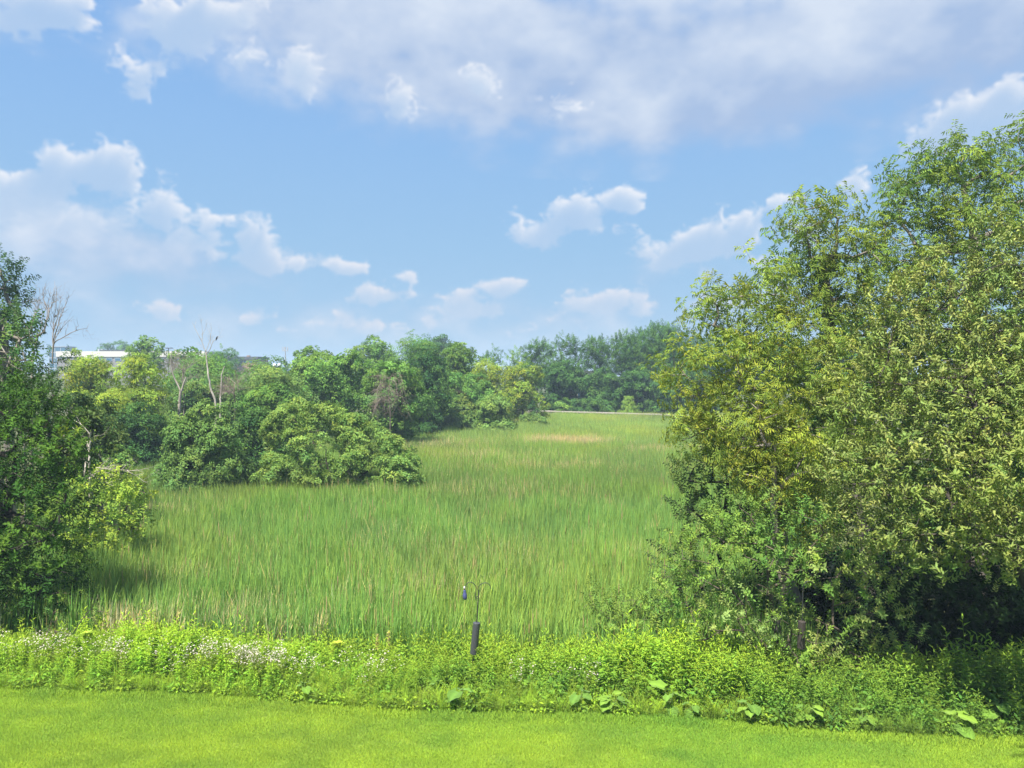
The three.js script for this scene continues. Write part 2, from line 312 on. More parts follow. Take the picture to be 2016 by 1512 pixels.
// A leafy tree or bush. lobes: [centre (world), radius, optional squash]; sprays sit in the lobes; limbs lead from the trunk to them.
function leafyTree(name, label, category, o) {
  const r = rng(o.seed), base = V(o.x, groundY(o.x, o.d) - 0.05, -o.d);
  const t = thing(name, label, category, base, 0, o.group);
  const lobes = o.lobes.map(([c, R, sq = 0.85, tint]) => ({ c: c.clone().sub(base), R, sq, tint: tint ?? [1, 1, 1] }));
  // wood: trunk, then limbs joined to the nearest wood that is nearer to the ground
  const mean = lobes.reduce((s, l) => s.add(l.c), V()).multiplyScalar(1 / lobes.length), topY = Math.max(...lobes.map((l) => l.c.y));
  const nodes = [], kids = [];
  const add = (p, parent) => { nodes.push({ p, parent, load: 0 }); return nodes.length - 1; };
  const stems = o.stems ?? 1, heads = [];
  for (let s = 0; s < stems; s++) {
    const a = r() * 6.28 + s * 2.1, off = stems > 1 ? V(Math.cos(a), 0, Math.sin(a)).multiplyScalar(o.stemSpread ?? 0.25) : V();
    const tgt = stems > 1 ? lobes[Math.floor(r() * lobes.length)].c.clone().lerp(mean, 0.4) : V(mean.x, topY * (o.trunkTo ?? 0.8), mean.z);
    const line = crooked(off, tgt, o.trunkSegs ?? 7, Math.min(0.5, topY * 0.05), r); let par = -1;
    line.forEach((p) => { par = add(p, par); });
  }
  const connect = (p, sag) => {
    let best = 0, bc = 1e9; for (let k = 0; k < nodes.length; k++) { const q = nodes[k].p, dd = q.distanceTo(p) * (1 + 0.6 * Math.max(0, (q.y - p.y) / (p.distanceTo(q) + 0.01))) + 0.10 * Math.max(0, 0.35 * topY - q.y); if (dd < bc) { bc = dd; best = k; } }
    const q = nodes[best].p, L = q.distanceTo(p);
    if (L > 0.5) { const m1 = q.clone().lerp(p, 0.36).add(V((r() - 0.5) * L * 0.16, L * sag * 0.8, (r() - 0.5) * L * 0.16)), m2 = q.clone().lerp(p, 0.7).add(V((r() - 0.5) * L * 0.14, L * sag, (r() - 0.5) * L * 0.14)); best = add(m1, best); best = add(m2, best); }
    return add(p, best);
  };
  const order = lobes.slice().sort((a, b) => a.c.distanceTo(mean) - b.c.distanceTo(mean));
  for (const l of order) connect(l.c.clone().add(V(0, -l.R * 0.3, 0)), 0.03);
  const kinds = [sprays(o.spray)[o.seed % 3]], lists = kinds.map(() => []), size = o.size, tipNodes = [];
  const pal = o.colors;
  for (const l of lobes) {
    const area = 4 * Math.PI * l.R * l.R * l.sq, n = Math.round((o.d > 55 ? 0.88 : 1) * (o.cover ?? 1.3) * area / (size * size)), seed = r() * 100, lc = vary(r, o.lobeVary ?? 0.14);
    const pick = pal[Math.floor(r() * pal.length)];
    for (let k = 0; k < n; k++) {
      const d = rdir(r); if (o.skirt && d.y < -0.3 && r() < 0.5) d.y *= -1;
      const bump = 0.72 + 0.62 * fbm(seed + d.x * 1.7 + d.z, seed + d.y * 1.7 - d.z, 2), rad = l.R * bump * (0.45 + 0.55 * Math.pow(r(), 0.45));
      const p = l.c.clone().add(V(d.x * rad, d.y * rad * l.sq, d.z * rad));
      if (p.y < 0.1 || p.y + base.y < groundY(p.x + base.x, -(p.z + base.z)) + 0.1) continue;
      if (o.d > 55 && p.z < mean.z - 0.4 * l.R && r() < 0.6) continue;
      const dir = d.clone().multiplyScalar(0.75).add(V(0, o.lift ?? 0.55, 0)).addScaledVector(rdir(r), 0.5).normalize();
      const c0 = r() < (o.mix ?? 0.25) ? pal[Math.floor(r() * pal.length)] : pick, v = vary(r, 0.16), s = size * (0.7 + r() * 0.6);
      lists[Math.floor(r() * kinds.length)].push({ p, q: aim(dir, r() * 6.28), s, c: [c0[0] * v[0] * lc[0] * l.tint[0], c0[1] * v[1] * lc[1] * l.tint[1], c0[2] * v[2] * lc[2] * l.tint[2]] });
      if (o.twigs && k % o.twigs === 0) tipNodes.push(p);
    }
  }
  if (o.twigs) { tipNodes.sort((a, b) => a.distanceToSquared(mean) - b.distanceToSquared(mean)); for (const p of tipNodes) connect(p, 0.02); }
  for (let k = nodes.length - 1; k >= 0; k--) { nodes[k].load += 1; if (nodes[k].parent >= 0) nodes[nodes[k].parent].load += nodes[k].load; }
  const tR = o.trunkR ?? 0.15, full = Math.max(...nodes.map((q) => q.load)), trunkG = [], limbG = [];
  const rad = (k) => Math.max(o.twigR ?? 0.006, tR * Math.pow(nodes[k].load / full, 0.55));
  const segs = (o.trunkSegs ?? 7) + 1;
  for (let s = 0; s < stems; s++) { const ks = [...Array(segs).keys()].map((k) => k + s * segs); trunkG.push(tube(ks.map((k) => nodes[k].p), ks.map((k, j) => rad(k) * (j === 0 ? 1.25 : 1)), 8)); }
  const rootOf = [];
  for (let k = stems * segs; k < nodes.length; k++) { const q = nodes[k].parent; rootOf[k] = q < stems * segs ? k : rootOf[q]; (limbG[rootOf[k]] ??= []).push(tube([nodes[q].p, nodes[k].p], [Math.min(rad(q), rad(k) * 1.5), rad(k)], rad(k) > 0.04 ? 6 : 4)); }
  const bm = o.bark ?? BARK.brown;
  trunkG.forEach((g) => part('trunk', g, bm, t));
  limbG.forEach((g) => part('limb', mergeGeometries(g), bm, t));
  const lm = o.leafMat ?? M.leaf;
  lists.forEach((l, k) => { if (l.length) part('crown', foliage(kinds[k], l), lm, t); });
  if (o.log) console.log(label, lists[0].length);
  return t;
}
// lobes of a tree given by the box that its crown fills in the photograph, at depth d
function boxLobes(x0, x1, y0, y1, d, seed, shape = 'round', k = 18) {
  const r = rng(seed * 7 + 3), a = at(x0, y0, d), b = at(x1, y1, d), w = (b.x - a.x) / 2, cx = (a.x + b.x) / 2, gy = groundY(cx, d), top = a.y, out = [];
  if (shape === 'column') {
    const n = k, h = top - gy;
    for (let i = 0; i < n; i++) { const t = 0.16 + 0.84 * i / (n - 1), ww = w * Math.pow(Math.sin(Math.PI * Math.min(0.98, 0.2 + t * 0.72)), 0.8), R = Math.max(0.28, Math.min(w * 0.5, ww * 0.55)), A = r() * 6.28, o = Math.max(0, ww - R) * (0.5 + 0.5 * r()); out.push([V(cx + Math.cos(A) * o, gy + t * h - R * (t > 0.8 ? 0.8 : 0.3), -d + Math.sin(A) * o), R, 1.25]); }
    return out;
  }
  const low = shape === 'mound' ? gy : gy + (top - gy) * (shape === 'high' ? 0.34 : 0.1), cy = shape === 'mound' ? gy + (top - gy) * 0.25 : (low + top) / 2, hy = top - cy;
  for (let i = 0; i < k; i++) {
    const u = rdir(r); if (shape === 'mound' && u.y < -0.1) u.y = -u.y * 0.5; u.y = u.y * 0.96; if (i === 0) u.set(0.15, 0.98, 0); if (i === 1) u.set(-0.97, 0.15, 0.1); if (i === 2) u.set(0.97, 0.1, 0.1); if (i === 3) u.set(-0.6, 0.75, 0.2); if (i === 4) u.set(0.62, 0.72, 0.2);
    const R = Math.min(w, hy) * (0.28 + 0.2 * r()), f = i > k * 0.8 ? 0.35 : 1;
    out.push([V(cx + u.x * Math.max(0, w - R) * f, Math.max(gy + R * 0.3, cy + u.y * Math.max(0, hy - R * 0.9) * f), -d + u.z * Math.max(0, w * 0.85 - R) * f), R, 0.85]);
  }
  if (shape === 'mound') for (let i = 0; i < k * 0.7; i++) { const A = (i + r()) / (k * 0.7) * 6.283, R = Math.min(w, hy) * (0.24 + 0.16 * r()), q = 0.75 + 0.25 * r(); out.push([V(cx + Math.cos(A) * (w - R) * q, gy + R * (0.5 + r() * 1.6), -d + Math.sin(A) * (w * 0.85 - R) * q), R, 0.9]); }
  return out;
}
function boxTree(name, label, box, d, o) {
  const [x0, x1, y0, y1] = box, seed = o.seed, cx = at((x0 + x1) / 2, y1, d).x;
  return leafyTree(name, label, o.category ?? (name.includes('tree') ? 'tree' : 'bush'), { ...o, x: cx, d, lobes: boxLobes(x0, x1, y0, y1, d, seed, o.shape, o.k) });
}

// ---------------------------------------------------------------- ground: lawn, marsh and the land beyond as one sheet up to the horizon
function sheet(us, vs, fn, uvScale = 1) {
  const p = [], uv = [], idx = [];
  vs.forEach((v) => us.forEach((u) => { const q = fn(u, v); p.push(q.x, q.y, q.z); uv.push(q.x * uvScale, q.z * uvScale); }));
  for (let j = 0; j < vs.length - 1; j++) for (let i = 0; i < us.length - 1; i++) { const a = j * us.length + i, b = a + us.length; idx.push(a, a + 1, b + 1, a, b + 1, b); }
  const g = new THREE.BufferGeometry(); g.setAttribute('position', new THREE.Float32BufferAttribute(p, 3)); g.setAttribute('uv', new THREE.Float32BufferAttribute(uv, 2)); g.setIndex(idx); g.computeVertexNormals();
  if (g.attributes.normal.getY(0) < 0) { g.index.array.reverse(); g.computeVertexNormals(); } return g;
}
const range = (a, b, n) => [...Array(n + 1).keys()].map((k) => a + (b - a) * k / n);
const XS = [-2500, -1500, -900, -500, -300, -200, -150, -110, -80, ...range(-60, 60, 120), 80, 110, 150, 200, 300, 500, 900, 1500, 2500];
const lawnTex = noiseTexture(512, 512, (u, v) => { const n = tileN(u, v, 60, 3), m = tileN(u + 2, v, 9, 3); return [0.40 + 0.12 * (n - 0.5) + 0.06 * (m - 0.5), 0.48 + 0.14 * (n - 0.5) + 0.05 * (m - 0.5), 0.10 + 0.05 * n]; }, true);
const mudTex = noiseTexture(512, 512, (u, v) => { const n = tileN(u, v, 40, 4), m = tileN(u + 2, v, 6, 3); const k = 0.75 + 0.6 * (n - 0.5); return [0.30 * k + 0.05 * m, 0.33 * k + 0.05 * m, 0.15 * k]; }, true);
struct('lawn', sheet(XS, [-30, -20, -10, 0, 6, 10, 12, 13, 13.8, 14.42].map((v) => v - 14.42), (x, v) => { const xe = clamp(x, -60, 60), d = lawnEdge(xe) + v; return V(x, 1.0, -d); }, 0.5), new THREE.MeshStandardMaterial({ name: 'lawn_soil', map: lawnTex, roughness: 0.95 }), 'close mown bright green lawn along the foot of the picture');
struct('marsh_ground', sheet(XS, [0, 0.4, 0.8, 1.4, 2, 2.7, 3.4, 4.2, 5, 6, 8, 10, 13, 16, 20, 25, 30, 38, 46, 56, 66, 78, 90, 100, 104, 108, 112, 116, 120, 130, 150, 180, 220, 260, 330, 450, 700, 1200, 2500], (x, v) => { const d = lawnEdge(clamp(x, -60, 60)) + v; return V(x, groundY(x, d), -d); }, 0.25), new THREE.MeshStandardMaterial({ name: 'marsh_soil', map: mudTex, roughness: 0.95 }), 'damp earth of the marsh and the land beyond it');

// ---------------------------------------------------------------- lawn grass
{
  const r = rng(11), b = new Leaves();
  for (let k = 0; k < 70; k++) {
    const a = r() * 6.28, R = Math.sqrt(r()) * 0.14, l = r() * 6.28, h = 0.026 + r() * 0.028, lean = 0.01 + r() * 0.03, w0 = 0.0042 + r() * 0.0025, c = vary(r, 0.28);
    const q = V(Math.cos(a) * R, 0, Math.sin(a) * R), s = { x: Math.cos(l), y: 0, z: Math.sin(l) };
    b.blade([q, q.clone().add(V(-s.z * lean * 0.4, h * 0.6, s.x * lean * 0.4)), q.clone().add(V(-s.z * lean, h, s.x * lean))], { side: s, at: (t) => w0 * (1 - t * 0.9) }, c, [c[0] * 1.15, c[1] * 1.1, c[2]]);
  }
  const list = [];
  for (let k = 0; k < 40000; k++) {
    const x = -16 + r() * 30, d = lawnEdge(x) - (k < 32000 ? r() * 3.4 : 3.4 + r() * 3.5) + 0.06;
    const n = fbm(x * 1.5, d * 3.2, 3), m = fbm(x * 0.25 + 9, d * 0.5, 2), straw = r() < 0.05 ? 1.2 : 1;
    list.push({ p: V(x, 0.985, -d), q: yaw(r() * 6.28), s: 0.85 + r() * 0.4 + (lawnEdge(x) - d < 0.25 ? r() * 0.9 : 0), c: [(0.200 + 0.15 * (n - 0.5) + 0.09 * (m - 0.5)) * straw, (0.335 + 0.17 * (n - 0.5) + 0.05 * (m - 0.5)) * (0.5 + 0.5 * straw), 0.034] });
  }
  const g = scatter('lawn_grass', b.build(), M.blade, list, scene); g.userData = { kind: 'stuff', label: 'short mown bright yellow-green lawn grass in front of the weed bank', category: 'grass' };
}

// ---------------------------------------------------------------- cattails over the whole marsh
const marshLeft = (d) => d < 27 ? -12.5 - (d - 17) * 0.25 : d < 42 ? -16 - (d - 27) * 0.5 : -26 - (d - 42) * 0.3;
const marshRight = (d) => d < 30 ? 4.6 + (d - 18) * 0.22 : 9 + (d - 30) * 0.42;
{
  const clump = (seed, n, spread, w, segs) => {
    const r = rng(seed), b = new Leaves();
    for (let k = 0; k < n; k++) {
      const a = r() * 6.28, R = Math.sqrt(r()) * spread, l = r() * 6.28, h = 0.45 + Math.pow(r(), 0.7) * 0.6, lean = 0.05 + Math.pow(r(), 2) * 0.42, la = (r() - 0.5) * 4.6, c = vary(r, 0.36), bend = r() < 0.2;
      const q = V(Math.cos(a) * R, 0, Math.sin(a) * R), s = { x: Math.cos(l), y: 0, z: Math.sin(l) }, pts = [];
      for (let j = 0; j <= segs; j++) { const t = j / segs; let y = h * t; if (bend && t > 0.7) y -= (t - 0.7) * 0.5 * h; pts.push(q.clone().add(V(Math.cos(la) * lean * t * t + 0.05 * t * t, y, Math.sin(la) * lean * t * t))); }
      b.blade(pts, { side: s, at: (t) => w * (t < 0.75 ? 1 : 1 - (t - 0.75) * 3.6) }, [c[0] * 0.85, c[1] * 0.88, c[2] * 0.9], [c[0] * 1.25, c[1] * 1.12, c[2] * 0.95]);  // blade colour darker at base, lighter at tip: shade among the stems painted in
    }
    return b.build();
  };
  const spikes = (seed) => { const r = rng(seed), b = new Leaves(); for (let k = 0; k < 3; k++) { const q = V((r() - 0.5) * 0.3, 0, (r() - 0.5) * 0.3), e = q.clone().add(V((r() - 0.5) * 0.14, 0.85 + r() * 0.2, (r() - 0.5) * 0.14)); b.stem(q, e, 0.006, [0.9, 1, 0.8], 0.005); const f = q.clone().lerp(e, 0.8); b.stem(f, q.clone().lerp(e, 0.94), 0.013, [1.2, 0.95, 0.9], 0.011); } return b.build(); };
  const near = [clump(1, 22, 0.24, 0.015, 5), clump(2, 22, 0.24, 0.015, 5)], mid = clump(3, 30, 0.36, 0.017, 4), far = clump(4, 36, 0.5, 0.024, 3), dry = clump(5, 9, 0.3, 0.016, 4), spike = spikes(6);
  const L = { near0: [], near1: [], mid: [], far: [], dry: [], dryFar: [], spike: [] }, r = rng(23);
  // straw-coloured places in the field: x, depth, half width, half depth, strength
  const straw = [[5.6, 68.5, 3.4, 2.6, 1.3], [3.0, 69.5, 2.6, 2, 0.7], [11.2, 60.5, 3.4, 2, 0.4], [14, 61, 2, 2, 0.4], [3, 49, 6, 2.5, 0.25], [-1, 56, 5, 3, 0.3], [-9.3, 18.4, 1.6, 0.9, 0.8], [-7, 19.6, 1.3, 1.2, 0.7], [-5.2, 18.7, 1.2, 0.8, 0.45], [-10.3, 23.5, 1.2, 0.9, 0.4], [-3.5, 22, 2.6, 1.2, 0.25], [-4.5, 28, 3, 2.2, 0.32], [0.2, 27, 2.5, 2.5, 0.22], [4.4, 26.5, 0.8, 1.2, 0.5], [-16.4, 34, 3.5, 2, 0.5], [-8, 66, 6, 4, 0.35], [-1, 40, 5, 3, 0.15]];
  const strawAt = (x, d) => { let s = 0; for (const [a, b, w, h, k] of straw) { const q = ((x - a) / w) ** 2 + ((d - b) / h) ** 2; if (q < 4) s = Math.max(s, k * Math.exp(-q * 1.1)); } return s; };
  const zones = [[17.1, 36, 24, 'near'], [36, 66, 15, 'mid'], [66, 113.5, 8, 'far']];
  for (const [d0, d1, per, kind] of zones) for (let d = d0; d < d1; d += 0.5) {
    const xl = marshLeft(d) - 2, xr = marshRight(d) + 2.5, n = Math.round((xr - xl) * 0.5 * per);
    for (let k = 0; k < n; k++) {
      const x = xl + r() * (xr - xl), dd = d + r() * 0.5; if (dd < lawnEdge(x) + 2.9) continue;
      const tone = fbm(x * 0.10 + 4, dd * 0.06, 3), fine = fbm(x * 0.6, dd * 0.5, 2), s = strawAt(x, dd) * (0.55 + 0.9 * fine), v = vary(r, 0.11);
      const farT = smooth(30, 95, dd), g = [lerp(0.166, 0.228, farT), lerp(0.318, 0.375, farT), lerp(0.066, 0.098, farT)], light = 0.92 + (tone - 0.5) * 0.45 + (fine - 0.5) * 0.3;
      const isDry = r() < s, yel = smooth(0.5, 0.75, fbm(x * 0.16 + 40, dd * 0.12 + 7, 3));
      const c = isDry ? [0.44 * v[0], 0.42 * v[1], 0.24 * v[2]] : [g[0] * light * v[0] * (1 + yel * 0.22), g[1] * light * v[1] * (1 + yel * 0.05), g[2] * v[2]];
      const h = (1.62 + (fine - 0.5) * 0.5 + r() * 0.35) * (isDry && kind === 'near' ? 0.85 : 1) * (kind === 'near' ? lerp(0.86, 1, smooth(17, 21, dd)) : 1), q = yaw((fbm(x * 0.13 + 70, dd * 0.11, 2) - 0.5) * 5 + (r() - 0.5) * 4.6);
      (kind === 'near' ? L[r() < 0.5 ? 'near0' : 'near1'] : L[kind]).push({ p: V(x, groundY(x, dd) - 0.03, -dd), q, s: V(1, h, 1), c });
      const wd = kind === 'near' ? 0.018 : kind === 'mid' ? 0.014 : 0.016;
      if (r() < wd + s * 0.5) L[kind === 'near' ? 'dry' : 'dryFar'].push({ p: V(x + (r() - 0.5) * 0.4, groundY(x, dd) - 0.03, -dd + (r() - 0.5) * 0.4), q: yaw(r() * 6.28), s: V(1.1, h * (0.78 + r() * 0.26), 1.1), c: [0.46 * v[0], 0.43 * v[1], 0.20 * v[2]] });
      if (kind !== 'far' && r() < 0.03) L.spike.push({ p: V(x, groundY(x, dd), -dd), q, s: V(1, h * 1.04, 1), c: r() < 0.8 ? [0.36, 0.39, 0.15] : [0.40, 0.35, 0.20] });
    }
  }
  const tagC = (o, label) => { o.userData = { kind: 'stuff', label, category: 'cattails' }; };
  const field = new THREE.Group(); field.name = 'cattail_marsh'; tagC(field, 'field of tall green cattails filling the marsh between the tree lines'); scene.add(field);
  const put = (name, g, l) => { const m = scatter(name, g, M.blade, l, field); m.userData = { kind: 'stuff' }; };
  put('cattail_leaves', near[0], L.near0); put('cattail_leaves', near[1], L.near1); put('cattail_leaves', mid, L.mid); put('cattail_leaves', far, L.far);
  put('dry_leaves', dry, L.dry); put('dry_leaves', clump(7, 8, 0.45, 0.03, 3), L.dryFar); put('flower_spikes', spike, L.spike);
}

// ---------------------------------------------------------------- the bank of weeds between lawn and marsh
{
  const tall = (seed, n, h, L, W, droop) => {     // leafy upright stems such as goldenrod
    const r = rng(seed), b = new Leaves();
    for (let s = 0; s < 3; s++) {
      const q = V((r() - 0.5) * 0.22, 0, (r() - 0.5) * 0.22), e = q.clone().add(V((r() - 0.5) * 0.22, h * (0.78 + r() * 0.3), (r() - 0.5) * 0.22));
      b.stem(q, e, 0.004, [0.8, 0.9, 0.8], 0.002);
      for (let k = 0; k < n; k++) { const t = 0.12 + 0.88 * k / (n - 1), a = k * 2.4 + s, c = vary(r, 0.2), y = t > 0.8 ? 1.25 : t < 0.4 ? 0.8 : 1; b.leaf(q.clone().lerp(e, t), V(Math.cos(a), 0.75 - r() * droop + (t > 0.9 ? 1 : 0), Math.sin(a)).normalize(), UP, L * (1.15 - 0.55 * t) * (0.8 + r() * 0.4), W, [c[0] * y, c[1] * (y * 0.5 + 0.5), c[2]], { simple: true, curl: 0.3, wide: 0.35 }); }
    }
    return b.build();
  };
  const grassy = (seed) => { const r = rng(seed), b = new Leaves(); for (let k = 0; k < 26; k++) { const a = r() * 6.28, R = r() * 0.1, l = r() * 6.28, h = 0.45 + r() * 0.45, lean = 0.1 + r() * 0.3, c = vary(r, 0.22), q = V(Math.cos(a) * R, 0, Math.sin(a) * R); b.blade([0, 0.35, 0.7, 1].map((t) => q.clone().add(V(Math.cos(l) * lean * t * t, h * (t - 0.25 * t * t * t), Math.sin(l) * lean * t * t))), { side: { x: -Math.sin(l), y: 0, z: Math.cos(l) }, at: (t) => 0.011 * (1 - t * 0.9) }, c); } return b.build(); };
  const leafy = (seed) => { const r = rng(seed), b = new Leaves(); for (let k = 0; k < 40; k++) { const d = rdir(r); d.y = Math.abs(d.y); const q = V(d.x * 0.2, 0.12 + d.y * 0.4 * r() + 0.1 * r(), d.z * 0.2); b.leaf(q, V(d.x, 0.1 + (r() - 0.5) * 0.8, d.z).normalize(), V(r() - 0.5, 1, r() - 0.5), 0.12 + r() * 0.09, 0.065 + r() * 0.035, vary(r, 0.24), { curl: 0.2 }); } b.stem(V(0, 0, 0), V(0.03, 0.5, 0), 0.005, [1, 0.9, 0.8]); return b.build(); };
  const daisies = (seed) => {
    const r = rng(seed), b = new Leaves(), f = new Leaves();
    for (let s = 0; s < 4; s++) {
      const q = V((r() - 0.5) * 0.2, 0, (r() - 0.5) * 0.2), e = q.clone().add(V((r() - 0.5) * 0.2, 0.55 + r() * 0.25, (r() - 0.5) * 0.2)); b.stem(q, e, 0.003, [1, 0.95, 0.9]);
      for (let k = 0; k < 8; k++) { const a = k * 2.4, c = vary(r, 0.2); b.leaf(q.clone().lerp(e, 0.1 + k * 0.09), V(Math.cos(a), 0.5, Math.sin(a)).normalize(), UP, 0.09, 0.018, c, { simple: true }); }
      for (let k = 0; k < 4; k++) { const h = e.clone().add(V((r() - 0.5) * 0.14, 0.01 + r() * 0.07, (r() - 0.5) * 0.14)), n = V((r() - 0.5) * 0.8, 1, (r() - 0.5) * 0.8 + 0.25).normalize(), x = V().crossVectors(n, V(0, 0, 1)).normalize(), y = V().crossVectors(n, x), R = 0.009 + r() * 0.007; b.stem(e, h, 0.002, [1, 0.95, 0.9]);
        for (let m = 0; m < 8; m++) { const a0 = m / 8 * 6.283, a1 = a0 + 0.62, P = (a, l) => h.clone().addScaledVector(x, Math.cos(a) * l).addScaledVector(y, Math.sin(a) * l), tint = [1, 0.97, 0.98]; const i0 = f.vert(h, tint), i1 = f.vert(P(a0, R), tint), i2 = f.vert(P(a1, R), tint); f.tri(i0, i1, i2); }
        const cc = [0.85, 0.6, 0.08], up = n.clone().multiplyScalar(0.0025), ring = [0, 1, 2, 3, 4].map((m) => f.vert(h.clone().add(up).addScaledVector(x, Math.cos(m * 1.2566) * R * 0.36).addScaledVector(y, Math.sin(m * 1.2566) * R * 0.36), cc)), ce = f.vert(h.clone().addScaledVector(up, 1.8), cc); for (let m = 0; m < 5; m++) f.tri(ce, ring[m], ring[(m + 1) % 5]); }
    }
    return [b.build(), f.build()];
  };
  const clear = [[-1.0, 0.3], [-1.45, 0.62], [1.25, 0.3], [1.85, 0.3], [-4.05, 0.3], [0.3, 0.3], [2.95, 0.3], [3.35, 0.25], [4.35, 0.28], [5.35, 0.28], [6.35, 0.28], [7.95, 0.25], [8.7, 0.3]], blocked = (x, t) => t < 0.75 && clear.some(([a, w]) => Math.abs(x - a) < w * (1 - t * 0.6));
  const r = rng(31), A = [], B = [], G = [], F = [], T = [], D = [], U = [], [dg, df] = daisies(4);
  for (let k = 0; k < 8200; k++) {
    const x = -17 + r() * 34, t = Math.pow(r(), 0.8) * 4.2, d = lawnEdge(x) + 0.05 + t; if (blocked(x, t)) continue;
    const n = fbm(x * 0.55, d * 0.8, 3), m = fbm(x * 0.3 + 20, d * 0.5, 2), right = smooth(3.5, 6, x), hump = lerp(0.58, 0.84, smooth(0.0, 1.2, t)) * (0.88 + 0.9 * (n - 0.5)) * (1 - 0.25 * smooth(2.6, 4.2, t)) * lerp(1, 1.12, smooth(-1, 3, x));
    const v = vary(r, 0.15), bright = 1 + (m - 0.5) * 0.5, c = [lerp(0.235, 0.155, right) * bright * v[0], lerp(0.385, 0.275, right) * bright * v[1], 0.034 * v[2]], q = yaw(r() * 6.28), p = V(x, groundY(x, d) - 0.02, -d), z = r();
    const left = smooth(-1, -4, x);
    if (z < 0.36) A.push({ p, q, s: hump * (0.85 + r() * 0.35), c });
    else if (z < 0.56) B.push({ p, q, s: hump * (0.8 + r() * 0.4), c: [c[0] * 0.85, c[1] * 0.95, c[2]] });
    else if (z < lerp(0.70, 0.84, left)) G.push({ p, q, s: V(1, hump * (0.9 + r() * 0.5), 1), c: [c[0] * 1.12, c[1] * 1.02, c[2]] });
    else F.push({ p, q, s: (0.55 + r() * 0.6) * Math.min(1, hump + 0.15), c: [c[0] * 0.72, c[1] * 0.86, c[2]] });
    if (r() < (x < -8 || x > 3 ? 0.05 : 0.016)) T.push({ p, q, s: hump * (1.15 + r() * 0.45), c: [c[0] * 1.1, c[1] * 1.05, c[2]] });
  }
  for (let k = 0; k < 1300; k++) {               // short grass and seedlings that close the foot of the bank
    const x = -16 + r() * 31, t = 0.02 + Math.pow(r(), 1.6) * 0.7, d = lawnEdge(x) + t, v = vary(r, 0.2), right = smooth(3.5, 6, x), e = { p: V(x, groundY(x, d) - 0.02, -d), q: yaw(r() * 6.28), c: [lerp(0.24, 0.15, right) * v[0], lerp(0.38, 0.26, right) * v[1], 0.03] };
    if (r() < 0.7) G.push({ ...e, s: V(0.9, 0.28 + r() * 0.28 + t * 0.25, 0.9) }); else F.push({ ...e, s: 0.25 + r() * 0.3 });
  }
  // white daisies in clumps: place along the bank, distance behind the lawn edge, size, plants
  const clumps = [[-10.1, 0.85, 0.35, 20], [-9.6, 1.0, 0.3, 16], [-9.0, 0.75, 0.25, 9], [-8.7, 1.15, 0.2, 6], [-8.35, 0.8, 0.28, 14], [-7.9, 0.5, 0.3, 6], [-7.45, 0.75, 0.3, 8], [-7.2, 0.95, 0.3, 8], [-6.9, 0.4, 0.3, 8], [-6.55, 0.7, 0.25, 14], [-6.1, 0.8, 0.28, 20], [-5.7, 0.85, 0.3, 30], [-5.35, 0.7, 0.3, 34], [-5.1, 0.55, 0.28, 26], [-4.75, 0.75, 0.22, 12], [-4.4, 0.5, 0.3, 10], [-3.9, 0.75, 0.25, 6], [-3.35, 0.85, 0.18, 7], [-2.85, 0.6, 0.2, 8], [-2.4, 0.75, 0.2, 8], [-2.9, 0.4, 0.2, 4], [0.0, 0.75, 0.2, 5], [0.15, 0.4, 0.2, 4], [0.95, 0.6, 0.22, 4], [1.35, 0.5, 0.25, 5], [1.7, 0.65, 0.2, 3], [-10.8, 0.9, 0.4, 16], [-11.6, 0.8, 0.4, 14]];
  for (const [cx, ct, R, n] of clumps) for (let k = 0; k < n * (cx < -4 ? 0.75 : 0.4); k++) {
    const a = r() * 6.28, q = Math.sqrt(r()) * R, x = cx + Math.cos(a) * q * 1.3, t = Math.max(0.1, ct + Math.sin(a) * q), d = lawnEdge(x) + t;
    const e = { p: V(x, groundY(x, d), -d), q: yaw(r() * 6.28), s: 0.60 + r() * 0.36 + t * 0.12 }; D.push({ ...e, c: [0.27, 0.38, 0.05] }); U.push({ ...e, c: [0.62, 0.59, 0.58] });
  }
  const bank = new THREE.Group(); bank.name = 'weed_bank'; bank.userData = { kind: 'stuff', label: 'bank of bright green goldenrod, grasses and weeds between lawn and marsh', category: 'weeds' }; scene.add(bank);
  const put = (n, g, l) => { scatter(n, g, M.leaf, l, bank).userData = { kind: 'stuff' }; };
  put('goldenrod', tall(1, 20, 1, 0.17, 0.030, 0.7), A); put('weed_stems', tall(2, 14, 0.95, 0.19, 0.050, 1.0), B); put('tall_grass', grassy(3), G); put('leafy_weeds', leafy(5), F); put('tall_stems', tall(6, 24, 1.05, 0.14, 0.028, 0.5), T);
  const flowers = new THREE.Group(); flowers.name = 'white_daisies'; flowers.userData = { kind: 'stuff', label: 'small white daisy-like flowers among the weeds along the lawn edge', category: 'flowers' }; scene.add(flowers);
  scatter('flower_stems', dg, M.leaf, D, flowers).userData = { kind: 'stuff' }; scatter('flower_heads', df, M.petal, U, flowers).userData = { kind: 'stuff' };
}

